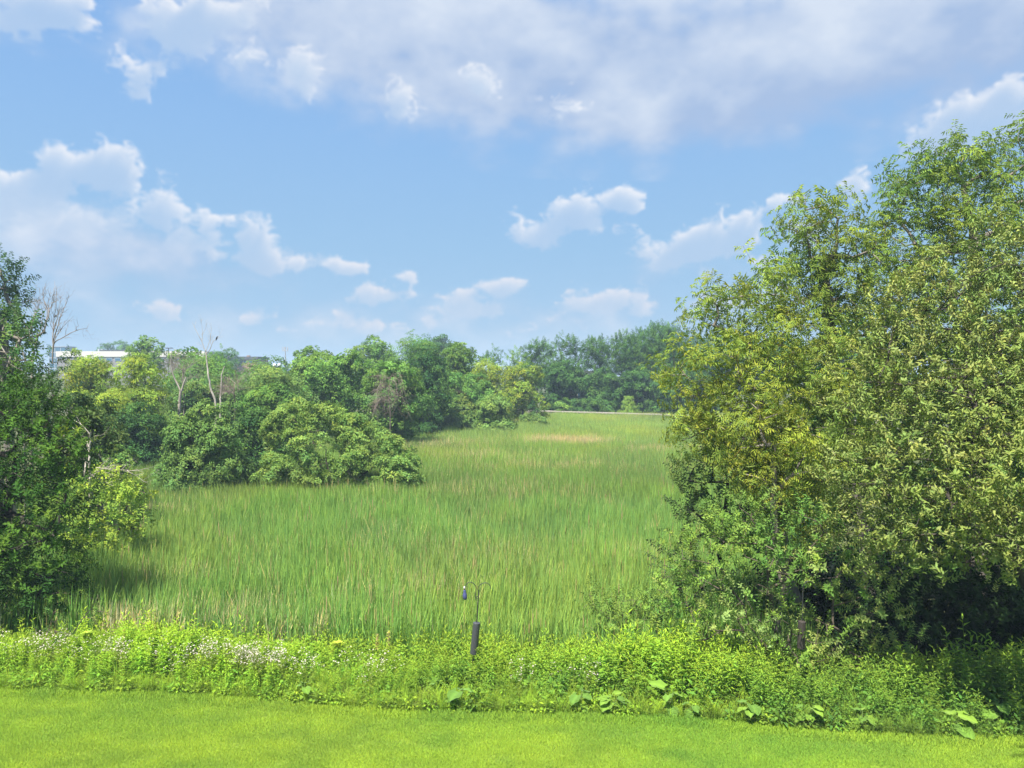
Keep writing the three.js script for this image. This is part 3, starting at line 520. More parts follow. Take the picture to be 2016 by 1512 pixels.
// ---------------------------------------------------------------- near trees at the right
const lob = (list) => list.map(([px, py, d, R, sq, tint]) => [at(px, py, d), R, sq ?? 0.85, tint]);
const C = {
  ash: [[0.205, 0.292, 0.044], [0.240, 0.312, 0.042], [0.175, 0.268, 0.046]],
  elder: [[0.255, 0.335, 0.048], [0.230, 0.320, 0.048], [0.205, 0.300, 0.048], [0.285, 0.345, 0.046]],
  pale: [[0.200, 0.262, 0.056], [0.178, 0.248, 0.050], [0.228, 0.276, 0.070], [0.155, 0.228, 0.044]],
  round: [[0.165, 0.285, 0.044], [0.205, 0.320, 0.054], [0.280, 0.365, 0.095], [0.120, 0.230, 0.038]],
  dark: [[0.072, 0.175, 0.036], [0.092, 0.195, 0.038], [0.056, 0.145, 0.034]],
  deep: [[0.020, 0.052, 0.012], [0.026, 0.064, 0.013]],  // near-black leaves: shade under the canopy put into the colour
  left: [[0.050, 0.125, 0.013], [0.070, 0.150, 0.015], [0.038, 0.102, 0.013], [0.110, 0.190, 0.022]],
  mid: [[0.155, 0.300, 0.054], [0.180, 0.320, 0.056], [0.130, 0.270, 0.054]],
  midY: [[0.270, 0.370, 0.042], [0.230, 0.350, 0.044], [0.32, 0.39, 0.042]],
  mound: [[0.205, 0.330, 0.070], [0.175, 0.300, 0.064], [0.232, 0.350, 0.076]],
  moundD: [[0.170, 0.290, 0.064], [0.148, 0.265, 0.060], [0.205, 0.315, 0.070]],
  far: [[0.088, 0.200, 0.038], [0.106, 0.222, 0.040], [0.074, 0.178, 0.038]],
  farL: [[0.200, 0.335, 0.054], [0.172, 0.310, 0.054]],
  blue: [[0.110, 0.230, 0.062], [0.130, 0.250, 0.064]],
  bright: [[0.31, 0.42, 0.05], [0.275, 0.395, 0.05], [0.235, 0.36, 0.05]],
};
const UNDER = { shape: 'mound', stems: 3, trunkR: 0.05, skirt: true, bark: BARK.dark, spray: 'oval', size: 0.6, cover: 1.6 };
const B = (name, label, box, d, seed, colors, o = {}) => boxTree(name, label, box, d, { seed, colors: C[colors], spray: 'tuft', size: 0.62, cover: 1.25, trunkR: 0.14, ...o });
leafyTree('ash_tree', 'tall open-crowned tree with visible stem, first peak left of the tallest right-hand trees', 'tree', {
  seed: 101, x: 10.6, d: 22.5, spray: 'ash', size: 0.62, cover: 1.15, colors: C.ash, twigs: 3, trunkR: 0.17, bark: BARK.grey, lift: 0.3, trunkTo: 0.78,
  lobes: lob([[1615, 395, 22, 0.55], [1590, 440, 21.6, 0.55], [1650, 420, 22, 0.5], [1560, 500, 22, 0.6], [1620, 490, 22, 0.85], [1680, 490, 22.2, 0.85], [1575, 575, 21.5, 0.75], [1640, 570, 22, 1.0], [1710, 560, 22, 0.95], [1560, 445, 22, 0.3], [1550, 560, 21.6, 0.4], [1620, 640, 21.5, 0.55], [1700, 640, 22, 1.0], [1745, 470, 22.5, 0.7], [1600, 540, 23, 0.7], [1660, 660, 22.5, 0.7]]),
});
leafyTree('ash_tree', 'tallest tree at the right edge, with two leafy peaks against the cloud', 'tree', {
  seed: 102, x: 14.2, d: 23.5, spray: 'ash', size: 0.62, cover: 1.05, colors: [[0.180, 0.272, 0.042], [0.208, 0.290, 0.042], [0.150, 0.245, 0.044]], twigs: 3, trunkR: 0.24, bark: BARK.grey, lift: 0.3, trunkTo: 0.78,
  lobes: lob([[1785, 350, 23, 0.7], [1770, 420, 23, 0.8], [1760, 500, 22.8, 0.8], [1840, 320, 23.2, 0.6], [1850, 400, 23.2, 1.1], [1885, 320, 23, 0.72], [1940, 325, 23.4, 0.75], [1900, 370, 23, 1.1], [1980, 335, 23.6, 0.85], [2030, 300, 23.6, 0.85], [2005, 400, 23.3, 1.3], [1930, 460, 22.7, 1.3], [1820, 490, 22.7, 1.1], [1870, 560, 22.5, 1.3], [1780, 580, 22.5, 0.9], [2010, 520, 22.7, 1.4], [2100, 350, 24, 1.5], [2110, 520, 24, 1.6], [1960, 610, 22.5, 1.4], [1850, 660, 22.5, 1.3], [2030, 690, 23, 1.5], [1890, 283, 23, 0.3], [1915, 280, 23, 0.3], [2005, 272, 23.5, 0.3]]),
});
leafyTree('box_elder_tree', 'yellow-green loose tree leaning out over the marsh at right', 'tree', {
  seed: 103, x: 7.9, d: 19.6, spray: 'ash', size: 0.50, cover: 1.25, mix: 0.6, lobeVary: 0.06, colors: C.elder, twigs: 3, trunkR: 0.15, bark: BARK.grey, lift: 0.25, trunkTo: 0.62,
  lobes: lob([[1420, 580, 19, 0.5], [1385, 625, 19, 0.5], [1440, 640, 19, 0.7], [1490, 565, 19.2, 0.65], [1545, 570, 19.4, 0.6], [1505, 650, 19, 0.85], [1420, 715, 18.8, 0.75], [1340, 715, 18.8, 0.42], [1300, 735, 18.8, 0.3], [1375, 760, 18.7, 0.55], [1560, 670, 19.3, 0.9], [1620, 735, 19.3, 1.0], [1500, 750, 18.8, 1.0], [1410, 820, 18.6, 0.75], [1360, 850, 18.6, 0.5], [1480, 850, 18.4, 0.95], [1570, 820, 18.6, 1.0], [1650, 830, 18.8, 1.0], [1540, 915, 18.3, 0.9], [1455, 910, 18.5, 0.75], [1620, 925, 18.4, 0.95], [1690, 770, 19.3, 1.0], [1385, 900, 18.7, 0.5], [1590, 990, 18.2, 0.8], [1500, 980, 18.4, 0.6], [1360, 800, 18.7, 0.4], [1680, 900, 18.8, 0.9]]),
});
leafyTree('box_elder_tree', 'golden yellow bushy young tree at the middle left of the right-hand trees', 'tree', {
  seed: 104, x: 6.3, d: 18.0, spray: 'ash', size: 0.48, cover: 1.2, colors: [[0.32, 0.37, 0.044], [0.285, 0.355, 0.046], [0.25, 0.335, 0.048]], twigs: 4, trunkR: 0.09, bark: BARK.grey, lift: 0.3,
  lobes: lob([[1495, 795, 17.6, 0.5], [1525, 860, 17.5, 0.6], [1470, 870, 17.6, 0.45], [1560, 920, 17.4, 0.6], [1500, 940, 17.5, 0.5], [1590, 870, 17.6, 0.4]]),
});
leafyTree('cherry_tree', 'near broad tree with large pale olive leaves reaching over the lawn at right', 'tree', {
  seed: 105, x: 12.4, d: 17.4, spray: 'broad', size: 0.40, cover: 1.6, mix: 0.5, lobeVary: 0.08, colors: C.pale, twigs: 4, trunkR: 0.11, bark: BARK.dark, lift: 0.25, trunkTo: 0.6, leafMat: M.glossy,
  lobes: lob([[1760, 625, 16.5, 0.80], [1850, 590, 16.5, 0.96], [1930, 520, 16.3, 0.91], [2010, 480, 16.1, 0.96], [2060, 600, 15.9, 1.28], [1960, 620, 15.7, 1.18], [1700, 730, 16.1, 0.80], [1790, 730, 15.7, 1.02], [1890, 710, 15.3, 1.07], [1990, 720, 14.9, 1.18], [1740, 830, 15.5, 0.91], [1830, 830, 15.0, 1.02], [1930, 820, 14.5, 1.07], [2030, 830, 13.9, 1.18], [1690, 930, 15.2, 0.75], [1770, 930, 14.7, 0.91], [1860, 930, 14.1, 0.96], [1960, 930, 13.3, 0.96], [2040, 940, 12.7, 0.96], [1710, 1020, 15.0, 0.70], [1800, 1030, 14.4, 0.80], [1890, 1030, 13.7, 0.80], [1980, 1030, 12.9, 0.75], [1740, 1095, 14.9, 0.48], [1850, 1090, 14.1, 0.54], [1940, 1095, 13.4, 0.54], [2030, 1070, 12.6, 0.64], [2140, 700, 15.1, 1.60], [2130, 900, 13.7, 1.39], [2120, 930, 10.8, 0.65], [2230, 960, 10.6, 0.7]]),
});
leafyTree('dogwood_bush', 'dense shrub with round light and dark green leaves around the half-hidden baffle pole', 'bush', {
  seed: 106, x: 5.9, d: 16.6, spray: 'oval', size: 0.42, cover: 2.0, colors: C.round, twigs: 4, trunkR: 0.05, stems: 5, bark: BARK.brown, lift: 0.5,
  lobes: lob([[1400, 1090, 16.6, 0.75], [1350, 1170, 16.6, 0.55], [1450, 1040, 16.6, 0.6], [1500, 1110, 16.3, 0.8], [1570, 1060, 16.5, 0.75], [1480, 1190, 16.2, 0.7], [1650, 1110, 16.4, 0.8], [1420, 1230, 16.2, 0.45], [1530, 1240, 16.3, 0.4], [1640, 1220, 16.2, 0.5], [1720, 1190, 16.2, 0.65], [1690, 1280, 16.2, 0.45], [1780, 1280, 16.4, 0.4], [1345, 1090, 16.8, 0.4], [1480, 1000, 16.6, 0.35], [1390, 1250, 16.3, 0.35], [1600, 1300, 16.1, 0.35], [1606, 1262, 15.2, 0.2], [1552, 1222, 15.15, 0.2], [1570, 1300, 15.3, 0.2], [1700, 1050, 16.5, 0.6]]),
});
leafyTree('alder_bush', 'dull dark green bush under the leaning yellow-green tree at the marsh edge', 'bush', {
  seed: 107, x: 5.4, d: 20.6, spray: 'oval', size: 0.46, cover: 1.6, colors: [[0.095, 0.165, 0.045], [0.12, 0.19, 0.05], [0.075, 0.14, 0.042]], twigs: 5, trunkR: 0.06, stems: 3, bark: BARK.dark,
  lobes: lob([[1385, 935, 20, 0.7], [1360, 985, 20, 0.5], [1430, 985, 20, 0.8], [1400, 880, 20, 0.45], [1460, 910, 20.3, 0.7], [1400, 1030, 19.6, 0.6], [1470, 1040, 20, 0.7], [1355, 940, 20, 0.35], [1350, 1040, 19.4, 0.5], [1335, 1110, 19, 0.55], [1390, 1130, 19, 0.6], [1345, 1180, 18.8, 0.6]]),
});
leafyTree('willow_shrub', 'low thin shrub in front of the cattails just left of the right-hand shrubs', 'bush', {
  seed: 108, x: 3.0, d: 18.2, spray: 'oval', size: 0.32, cover: 2.0, colors: [[0.16, 0.27, 0.045], [0.135, 0.24, 0.042], [0.20, 0.30, 0.05]], twigs: 3, trunkR: 0.025, stems: 4, bark: BARK.brown, stemSpread: 0.5,
  lobes: lob([[1175, 1195, 18.2, 0.32], [1190, 1225, 18, 0.36], [1225, 1245, 17.9, 0.4], [1285, 1245, 17.9, 0.42], [1215, 1215, 18, 0.38], [1245, 1195, 18.2, 0.42], [1290, 1190, 18.3, 0.45], [1320, 1150, 18.4, 0.4], [1270, 1240, 18, 0.4], [1310, 1225, 18, 0.45], [1160, 1165, 18.3, 0.2]]),
});
leafyTree('understory_tree', 'tree with leaves coloured near black for the gloom beneath the canopy at right', 'tree', {  // its leaf colour carries the canopy shade
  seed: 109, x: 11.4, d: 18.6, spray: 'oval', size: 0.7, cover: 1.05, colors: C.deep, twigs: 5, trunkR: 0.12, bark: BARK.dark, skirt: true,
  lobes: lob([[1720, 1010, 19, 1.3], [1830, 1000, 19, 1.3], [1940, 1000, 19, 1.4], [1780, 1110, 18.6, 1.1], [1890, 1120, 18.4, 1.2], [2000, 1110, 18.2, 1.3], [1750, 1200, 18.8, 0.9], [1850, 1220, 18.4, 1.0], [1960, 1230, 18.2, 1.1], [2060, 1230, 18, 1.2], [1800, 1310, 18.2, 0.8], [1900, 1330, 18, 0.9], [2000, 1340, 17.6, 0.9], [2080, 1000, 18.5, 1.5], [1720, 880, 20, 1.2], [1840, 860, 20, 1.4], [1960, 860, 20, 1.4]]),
});
B('shade_filler_bush', 'added bush coloured black-green for the shade under the canopy, left of two', [1650, 1890, 1120, 1400], 18.9, 141, 'deep', { ...UNDER, k: 22 });  // three bushes added to hide bright ground, their dark leaves painting in shade
B('shade_filler_bush', 'added bush coloured black-green for the shade at the right edge, right of two', [1850, 2140, 1090, 1410], 18.3, 142, 'deep', { ...UNDER, k: 22 });
B('shade_filler_bush', 'added bush coloured dark for shade behind the round-leaved shrub, hiding the marsh', [1480, 1700, 1090, 1330], 20.5, 143, 'deep', { ...UNDER, k: 18 });
leafyTree('maple_tree', 'dense dark green tree closing the gap behind the pale-leaved near tree', 'tree', {
  seed: 110, x: 15.5, d: 25, spray: 'tuft', size: 0.85, cover: 0.85, colors: C.dark, trunkR: 0.2, bark: BARK.dark,
  lobes: lob([[1650, 800, 26, 1.4], [1720, 700, 26, 1.6], [1820, 760, 25.5, 1.8], [1930, 740, 25.5, 1.9], [2050, 740, 25, 2.0], [1700, 900, 26, 1.6], [1820, 920, 25, 1.8], [1950, 920, 25, 1.9], [2080, 920, 25, 2.0], [1640, 960, 26, 1.3], [1760, 1040, 25, 1.6], [1900, 1060, 25, 1.8], [2050, 1080, 24, 1.8], [1660, 1060, 24, 1.2], [2150, 600, 25, 2.2]]),
});

// ---------------------------------------------------------------- near trees at the left
leafyTree('hickory_tree', 'near dark green tree filling the left edge down to the weeds', 'tree', {
  seed: 121, x: -14.3, d: 20.6, spray: 'oval', size: 0.52, cover: 2.3, colors: C.left, twigs: 5, trunkR: 0.16, bark: BARK.dark, lift: 0.35, skirt: true,
  lobes: lob([[30, 800, 20.6, 0.9], [90, 830, 20.4, 0.7], [-20, 860, 20, 1.2], [40, 900, 19.8, 1.1], [110, 905, 20, 0.75], [130, 960, 19.8, 0.55], [50, 1000, 19.5, 1.1], [110, 1040, 19.4, 0.8], [-30, 1000, 19.4, 1.3], [30, 1100, 19.3, 1.0], [95, 1120, 19.2, 0.8], [-40, 1140, 19, 1.2], [60, 1180, 19, 0.8], [120, 1170, 19.4, 0.5], [0, 1210, 18.8, 0.7], [30, 1075, 18.5, 0.35, 0.6, [1.8, 1.5, 1.4]], [55, 1060, 18.3, 0.25, 0.6, [1.8, 1.5, 1.4]], [-100, 800, 21, 1.6], [-110, 960, 20.5, 1.7], [-110, 1120, 20, 1.6], [140, 880, 20, 0.3, 0.8, [1.6, 1.35, 1]]]),  // brighter tints on a few lobes paint in sunlit leaf clusters
});
leafyTree('maple_tree', 'fresh green tree above the dark near tree at the left edge', 'tree', {
  seed: 122, x: -18.4, d: 27, spray: 'oval', size: 0.7, cover: 1.4, colors: [[0.085, 0.175, 0.035], [0.115, 0.20, 0.04], [0.07, 0.15, 0.035]], twigs: 6, trunkR: 0.16, bark: BARK.grey,
  lobes: lob([[5, 640, 27, 0.9], [20, 700, 26.6, 0.9], [40, 660, 27, 0.5], [-30, 720, 27, 1.3], [10, 770, 26.5, 1.1], [45, 740, 27, 0.5], [-40, 830, 26.5, 1.5], [30, 820, 26.5, 1.0]]),
});
leafyTree('lilac_tree', 'dark glossy small tree beneath the bare branches at left', 'tree', {
  seed: 123, x: -17.6, d: 30, spray: 'oval', size: 0.62, cover: 1.6, colors: [[0.05, 0.115, 0.038], [0.07, 0.14, 0.045], [0.12, 0.19, 0.075]], twigs: 6, trunkR: 0.1, bark: BARK.dark,
  lobes: lob([[95, 715, 30, 0.6], [75, 770, 30, 0.9], [105, 770, 29.8, 0.75], [60, 830, 29.6, 1.0], [110, 830, 29.6, 0.9], [90, 880, 29.5, 1.1], [140, 870, 29.5, 0.8], [40, 790, 30, 0.8]]),
});
leafyTree('poplar_tree', 'tall dark poplar rising highest at the left edge', 'tree', {
  seed: 124, x: -24.8, d: 38, spray: 'plume', size: 0.9, cover: 1.5, colors: [[0.06, 0.13, 0.045], [0.075, 0.145, 0.05], [0.05, 0.11, 0.045]], twigs: 9, trunkR: 0.25, bark: BARK.grey, lift: 0.7,
  lobes: lob([[2, 525, 38, 0.7], [10, 560, 38, 0.8], [-10, 600, 38, 1.1], [25, 600, 38, 0.8], [45, 615, 38, 0.55], [40, 640, 37.6, 0.7], [15, 650, 38, 1.0], [-40, 560, 38, 1.4], [-50, 660, 38, 1.8], [20, 700, 38, 1.0]]),
});
leafyTree('hawthorn_bush', 'grey-green bush beside the bleached dead tree at left', 'bush', {
  seed: 125, x: -16.4, d: 30.5, spray: 'tuft', size: 0.6, cover: 1.3, colors: [[0.10, 0.165, 0.045], [0.12, 0.185, 0.045], [0.085, 0.145, 0.045]], trunkR: 0.08, stems: 3, bark: BARK.grey,
  lobes: lob([[150, 800, 31, 0.6], [190, 810, 31, 0.7], [130, 830, 30.5, 0.6], [175, 850, 30, 0.8], [145, 900, 30, 0.9], [210, 850, 31, 0.6]]),
});
leafyTree('willow_shrub', 'bright yellow-green arching shrub standing in the cattails at left', 'bush', {
  seed: 126, x: -13.9, d: 26.5, spray: 'plume', size: 0.58, cover: 1.7, colors: C.bright, twigs: 6, trunkR: 0.05, stems: 5, bark: BARK.brown, lift: 0.5, stemSpread: 0.5, skirt: true,
  lobes: lob([[215, 955, 26.5, 0.6], [180, 985, 26.5, 0.7], [250, 990, 26.3, 0.65], [215, 1020, 26, 0.9], [165, 1045, 26, 0.7], [270, 1035, 26, 0.5], [240, 1070, 25.8, 0.7], [180, 1090, 25.8, 0.6], [285, 965, 26.6, 0.3], [160, 960, 26.8, 0.45]]),
});

// ---------------------------------------------------------------- bushes and trees along the left side of the marsh, [left, right, top, foot] in the photograph and depth in metres
const bush = { shape: 'mound', stems: 3, trunkR: 0.06, k: 30, skirt: true };
{
  const r = rng(77), L = [], outline = [[520, 840], [545, 805], [585, 786], [640, 793], [700, 816], [750, 842], [790, 872], [812, 905], [820, 935]];
  for (let k = 0; k < 150; k++) { const u = r() * (outline.length - 1.001), i = Math.floor(u), f = u - i, px = lerp(outline[i][0], outline[i + 1][0], f), py = lerp(outline[i][1], outline[i + 1][1], f), q = k < 24 ? 0.04 : r(), R = 0.34 + r() * 0.3, ends = Math.min(1, 0.35 + u * 0.5, 0.25 + (outline.length - 1 - u) * 0.3), dz = k % 4 === 3 ? r() * 2 : -2.5 * ends * Math.sin(q * 1.5) + (r() - 0.5) * 0.7; L.push([Math.min(Math.max(px, 536), 805), lerp(py, 945, q) + R * 26, 43 + dz, R]); }
  leafyTree('willow_bush', 'big rounded light green bush whose right side slopes down to the marsh', 'bush', { seed: 201, x: at(660, 940, 43).x, d: 43, colors: C.mound, spray: 'tuft', size: 0.48, cover: 0.95, trunkR: 0.06, stems: 4, stemSpread: 0.6, skirt: true, lobes: lob(L) });
}
B('willow_bush', 'big grey-green bush left of the light rounded one at the marsh edge', [312, 500, 790, 965], 42, 202, 'moundD', { ...bush, spray: 'tuft', size: 0.55, k: 34, cover: 1.3 });
B('alder_bush', 'dark bush wedged in the gap between the two big marsh-edge bushes', [452, 560, 800, 960], 46.5, 203, 'dark', { ...bush, k: 20 });
B('willow_bush', 'small pale bush at the foot of the gap between the two big bushes', [493, 548, 912, 965], 40.5, 204, 'mound', { ...bush, k: 12, size: 0.45 });
B('willow_bush', 'tiny pale bush at the foot of the big rounded light green bush', [592, 634, 925, 962], 40.5, 205, 'mound', { ...bush, k: 9, size: 0.4 });
B('alder_bush', 'dark blue-green bush behind the grey-green bush, left of it', [190, 335, 790, 940], 50, 206, 'dark', { ...bush, k: 28 });
B('hazel_bush', 'mid green bush right behind the bleached dead tree', [176, 275, 850, 950], 35, 207, 'moundD', { ...bush, k: 20, size: 0.5 });
B('locust_tree', 'yellow-green feathery tree below the white building, left of two', [116, 240, 703, 870], 60, 208, 'midY', { spray: 'feather', size: 0.8, k: 30, cover: 1.5 });
B('locust_tree', 'yellow-green feathery tree below the white building, right of two', [208, 340, 700, 870], 58, 209, 'midY', { spray: 'feather', size: 0.8, k: 34, cover: 1.5 });
B('locust_tree', 'low yellow-green tree below the taller yellow ones, over the dark bush', [165, 260, 775, 880], 54, 210, 'midY', { spray: 'feather', size: 0.8, k: 16 });
B('elm_tree', 'small tree breaking the roof line of the white building', [246, 330, 664, 770], 118, 211, 'farL', { size: 1.1, shape: 'high', cover: 0.8 });
B('elm_tree', 'small pale tree before the left end of the white building', [128, 168, 690, 760], 90, 212, 'midY', { size: 0.9, k: 12 });
B('maple_tree', 'green spreading tree left of the tall bare snag', [326, 412, 684, 830], 92, 213, 'mid', { size: 1.0 });
B('ash_tree', 'blue-green upright tree right of the tall bare snag', [402, 470, 684, 820], 84, 214, 'blue', { spray: 'plume', size: 1.0 });
B('maple_tree', 'dark green tree low behind the forked snag', [325, 475, 742, 840], 66, 215, 'moundD', { size: 0.8, k: 22 });
B('locust_tree', 'feathery flat-topped green tree beneath the distant mast', [470, 582, 698, 830], 76, 216, 'mid', { spray: 'feather', size: 1.0, k: 22 });
B('elm_tree', 'fresh green double-topped tree right of the distant mast', [566, 655, 680, 820], 98, 217, 'farL', { size: 1.05 });
B('maple_tree', 'rounded mid green tree behind the top of the light rounded bush', [588, 692, 706, 830], 70, 218, 'mid', { size: 0.85, k: 24 });
B('maple_tree', 'low dark green trees behind the gap of the big bushes', [455, 610, 755, 850], 58, 219, 'mid', { ...bush, stems: 1, size: 0.75 });
B('maple_tree', 'bright green tree in the middle of the left-hand wood', [640, 735, 690, 840], 74, 220, 'mid', { size: 0.9, k: 24 });
B('poplar_tree', 'hazy rounded tree top left of the tallest part of the wood', [680, 790, 664, 800], 108, 221, 'farL', { size: 1.15 });
B('locust_tree', 'wide tree at the top of the wood, tallest in the middle', [755, 880, 655, 830], 96, 222, 'mid', { spray: 'feather', size: 1.1, k: 26 });
B('maple_tree', 'dark leafy tree directly behind the brown dead bush', [705, 850, 712, 855], 68, 223, 'mid', { size: 0.85, k: 30 });
B('oak_tree', 'dark green oak-like tree standing over the two rounded edge bushes', [795, 885, 684, 850], 78, 224, 'dark', { size: 0.95, k: 24 });
B('maple_tree', 'light green tree on the right shoulder of the wood', [850, 960, 676, 840], 92, 225, 'farL', { size: 1.0, k: 24 });
B('locust_tree', 'yellow-green tree sloping toward the end of the wood', [905, 1010, 708, 835], 90, 226, 'midY', { spray: 'feather', size: 1.0, k: 22 });
B('box_elder_tree', 'last yellow-green tree at the right end of the wood', [985, 1076, 712, 832], 98, 227, 'midY', { size: 1.0, k: 22 });
B('willow_bush', 'round bush at the marsh edge, left of two before the wood', [862, 952, 782, 850], 82, 228, 'moundD', { ...bush, size: 0.75 });
B('willow_bush', 'round bush at the marsh edge, right of two before the wood', [925, 1018, 776, 845], 81, 229, 'mound', { ...bush, size: 0.7 });
B('alder_bush', 'dark ragged bush at the shadowed corner of the marsh', [760, 860, 782, 858], 76, 230, 'dark', { ...bush, size: 0.75, k: 24 });
B('cedar_bush', 'small very dark bush at the left end of the boardwalk', [1030, 1063, 790, 833], 96, 231, 'dark', { ...bush, k: 12, size: 0.6 });
B('willow_bush', 'small yellow-green bush above the left end of the boardwalk', [1044, 1084, 784, 820], 102, 232, 'midY', { ...bush, k: 12, size: 0.7 });
B('alder_bush', 'low green bush beneath the small very dark one', [1010, 1082, 812, 838], 91, 233, 'moundD', { ...bush, k: 14, size: 0.6 });
B('poplar_tree', 'hazy far poplars showing over the top of the wood', [806, 920, 664, 770], 175, 234, 'far', { size: 1.6, k: 20 });
B('poplar_tree', 'hazy far tree top between mast and wood', [688, 760, 672, 760], 190, 235, 'far', { size: 1.7, k: 14 });
B('elm_tree', 'hazy distant tree line behind the roof of the white building', [188, 272, 672, 712], 320, 236, 'far', { size: 2.2, k: 16 });
B('elm_tree', 'hazy distant trees beside the dark-roofed building', [415, 478, 690, 720], 260, 237, 'far', { size: 1.8, k: 12 });

B('locust_tree', 'soft green tree behind the snags, closing the view to the brown building', [322, 486, 700, 845], 80, 238, 'mid', { spray: 'feather', size: 0.95, k: 30, cover: 1.4 });
B('hazel_tree', 'low spreading green tree between the short snag and the mid-wood trees', [440, 612, 722, 850], 66, 239, 'moundD', { spray: 'feather', size: 0.85, k: 30, cover: 1.4 });
B('maple_tree', 'soft green tree filling the wood between the double-topped and the middle trees', [560, 712, 696, 835], 86, 240, 'farL', { size: 0.95, k: 28 });
B('hazel_tree', 'soft green low tree under the right shoulder of the wood', [820, 985, 730, 845], 85, 241, 'mid', { size: 0.9, k: 28 });

// ---------------------------------------------------------------- the wood beyond the boardwalk
B('poplar_tree', 'lone upright tree at the left of the gap beyond the marsh', [946, 998, 684, 815], 124, 301, 'far', { spray: 'plume', size: 0.95, k: 26, cover: 1.3 });
B('poplar_tree', 'pale yellow-green upright tree beyond the end of the wood', [984, 1048, 684, 815], 121, 302, 'farL', { spray: 'plume', size: 0.95, k: 28, cover: 1.3 });
B('cottonwood_tree', 'tall dark tree left of the peak beyond the boardwalk', [1018, 1095, 668, 812], 126, 303, 'far', { spray: 'plume', size: 1.05, k: 40, cover: 1.4 });
B('cottonwood_tree', 'tall tree forming the left peak beyond the boardwalk', [1067, 1156, 656, 812], 124, 304, 'far', { spray: 'plume', size: 1.05, k: 42, cover: 1.4 });
B('cottonwood_tree', 'tall tree right of the left peak beyond the boardwalk', [1130, 1209, 664, 812], 126, 305, 'far', { spray: 'plume', size: 1.05, k: 40, cover: 1.4 });
B('cottonwood_tree', 'tall tree in the middle of the wood beyond the boardwalk', [1181, 1270, 652, 812], 125, 306, 'far', { spray: 'plume', size: 1.05, k: 42, cover: 1.4 });
B('cottonwood_tree', 'highest broad tree of the wood beyond the boardwalk', [1225, 1374, 634, 815], 128, 307, 'far', { spray: 'plume', size: 1.1, k: 56, cover: 1.4 });
B('cottonwood_tree', 'tall tree beyond the boardwalk, showing behind the tips of the yellow-green tree', [1331, 1473, 655, 815], 125, 308, 'far', { spray: 'plume', size: 1.1, k: 44, cover: 1.4 });
B('cottonwood_tree', 'tall tree beyond the boardwalk, hidden mostly by the yellow-green tree', [1432, 1618, 665, 818], 122, 309, 'far', { size: 1.5, k: 28 });
B('cottonwood_tree', 'far tree seen through gaps right of the yellow-green tree', [1569, 1780, 660, 820], 120, 310, 'far', { size: 1.6, k: 28 });
B('maple_tree', 'dark round tree at the left of the shade behind the boardwalk', [1062, 1156, 712, 812], 118, 311, 'far', { size: 1.2, k: 26 });
B('maple_tree', 'dark round tree behind the boardwalk, second from left', [1142, 1226, 728, 812], 118, 312, 'far', { size: 1.2, k: 26 });
B('maple_tree', 'grey-green round tree behind the small bright conifer', [1212, 1296, 724, 812], 118, 313, 'far', { size: 1.2, k: 24 });
B('maple_tree', 'dark round tree behind the boardwalk near the yellow-green tree', [1280, 1400, 716, 815], 116, 314, 'far', { size: 1.2, k: 28 });
B('hazel_bush', 'low green scrub behind the boardwalk, left of the bright conifer', [1090, 1128, 786, 814], 115, 315, 'farL', { ...bush, k: 10, size: 0.8 });
B('hazel_bush', 'low dark scrub behind the boardwalk right beside the bright conifer', [1128, 1212, 782, 815], 115.5, 316, 'far', { ...bush, k: 16, size: 0.9 });
B('alder_bush', 'long dark scrub in the shade under the far trees, left of the bright conifer', [1062, 1226, 764, 813], 119.5, 317, 'far', { ...bush, k: 26, size: 1.0 });
B('alder_bush', 'long dark scrub in the shade under the far trees, right of the bright conifer', [1236, 1420, 758, 816], 119.5, 318, 'far', { ...bush, k: 26, size: 1.0 });
{
  const d = 114, r = rng(41), base = at(1238, 815, d), gy = groundY(base.x, d), top = at(1238, 782, d).y, h = top - gy, w = at(1266, 815, d).x - base.x, t = thing('conifer', 'small bright green conical tree just behind the boardwalk', 'tree', V(base.x, gy, -d)), list = [];
  part('trunk', tube([V(0, 0, 0), V(0, h * 0.5, 0), V(0, h, 0)], [0.1, 0.06, 0.02], 6), BARK.brown, t);
  for (let k = 0; k < 420; k++) { const q = Math.pow(r(), 0.8), y = 0.08 + q * 0.92, R = w * (1 - y * 0.97) * (0.35 + 0.65 * Math.sqrt(r())) * (0.85 + 0.3 * Math.sin(y * 34)), a = r() * 6.28, v = vary(r, 0.18); list.push({ p: V(Math.cos(a) * R, y * h, Math.sin(a) * R), q: aim(V(Math.cos(a), 0.35, Math.sin(a)).normalize(), r() * 6), s: 0.55 + r() * 0.3, c: [0.25 * v[0], 0.40 * v[1], 0.06 * v[2]] }); }
  part('crown', foliage(sprays('plume')[0], list), M.leaf, t);
}

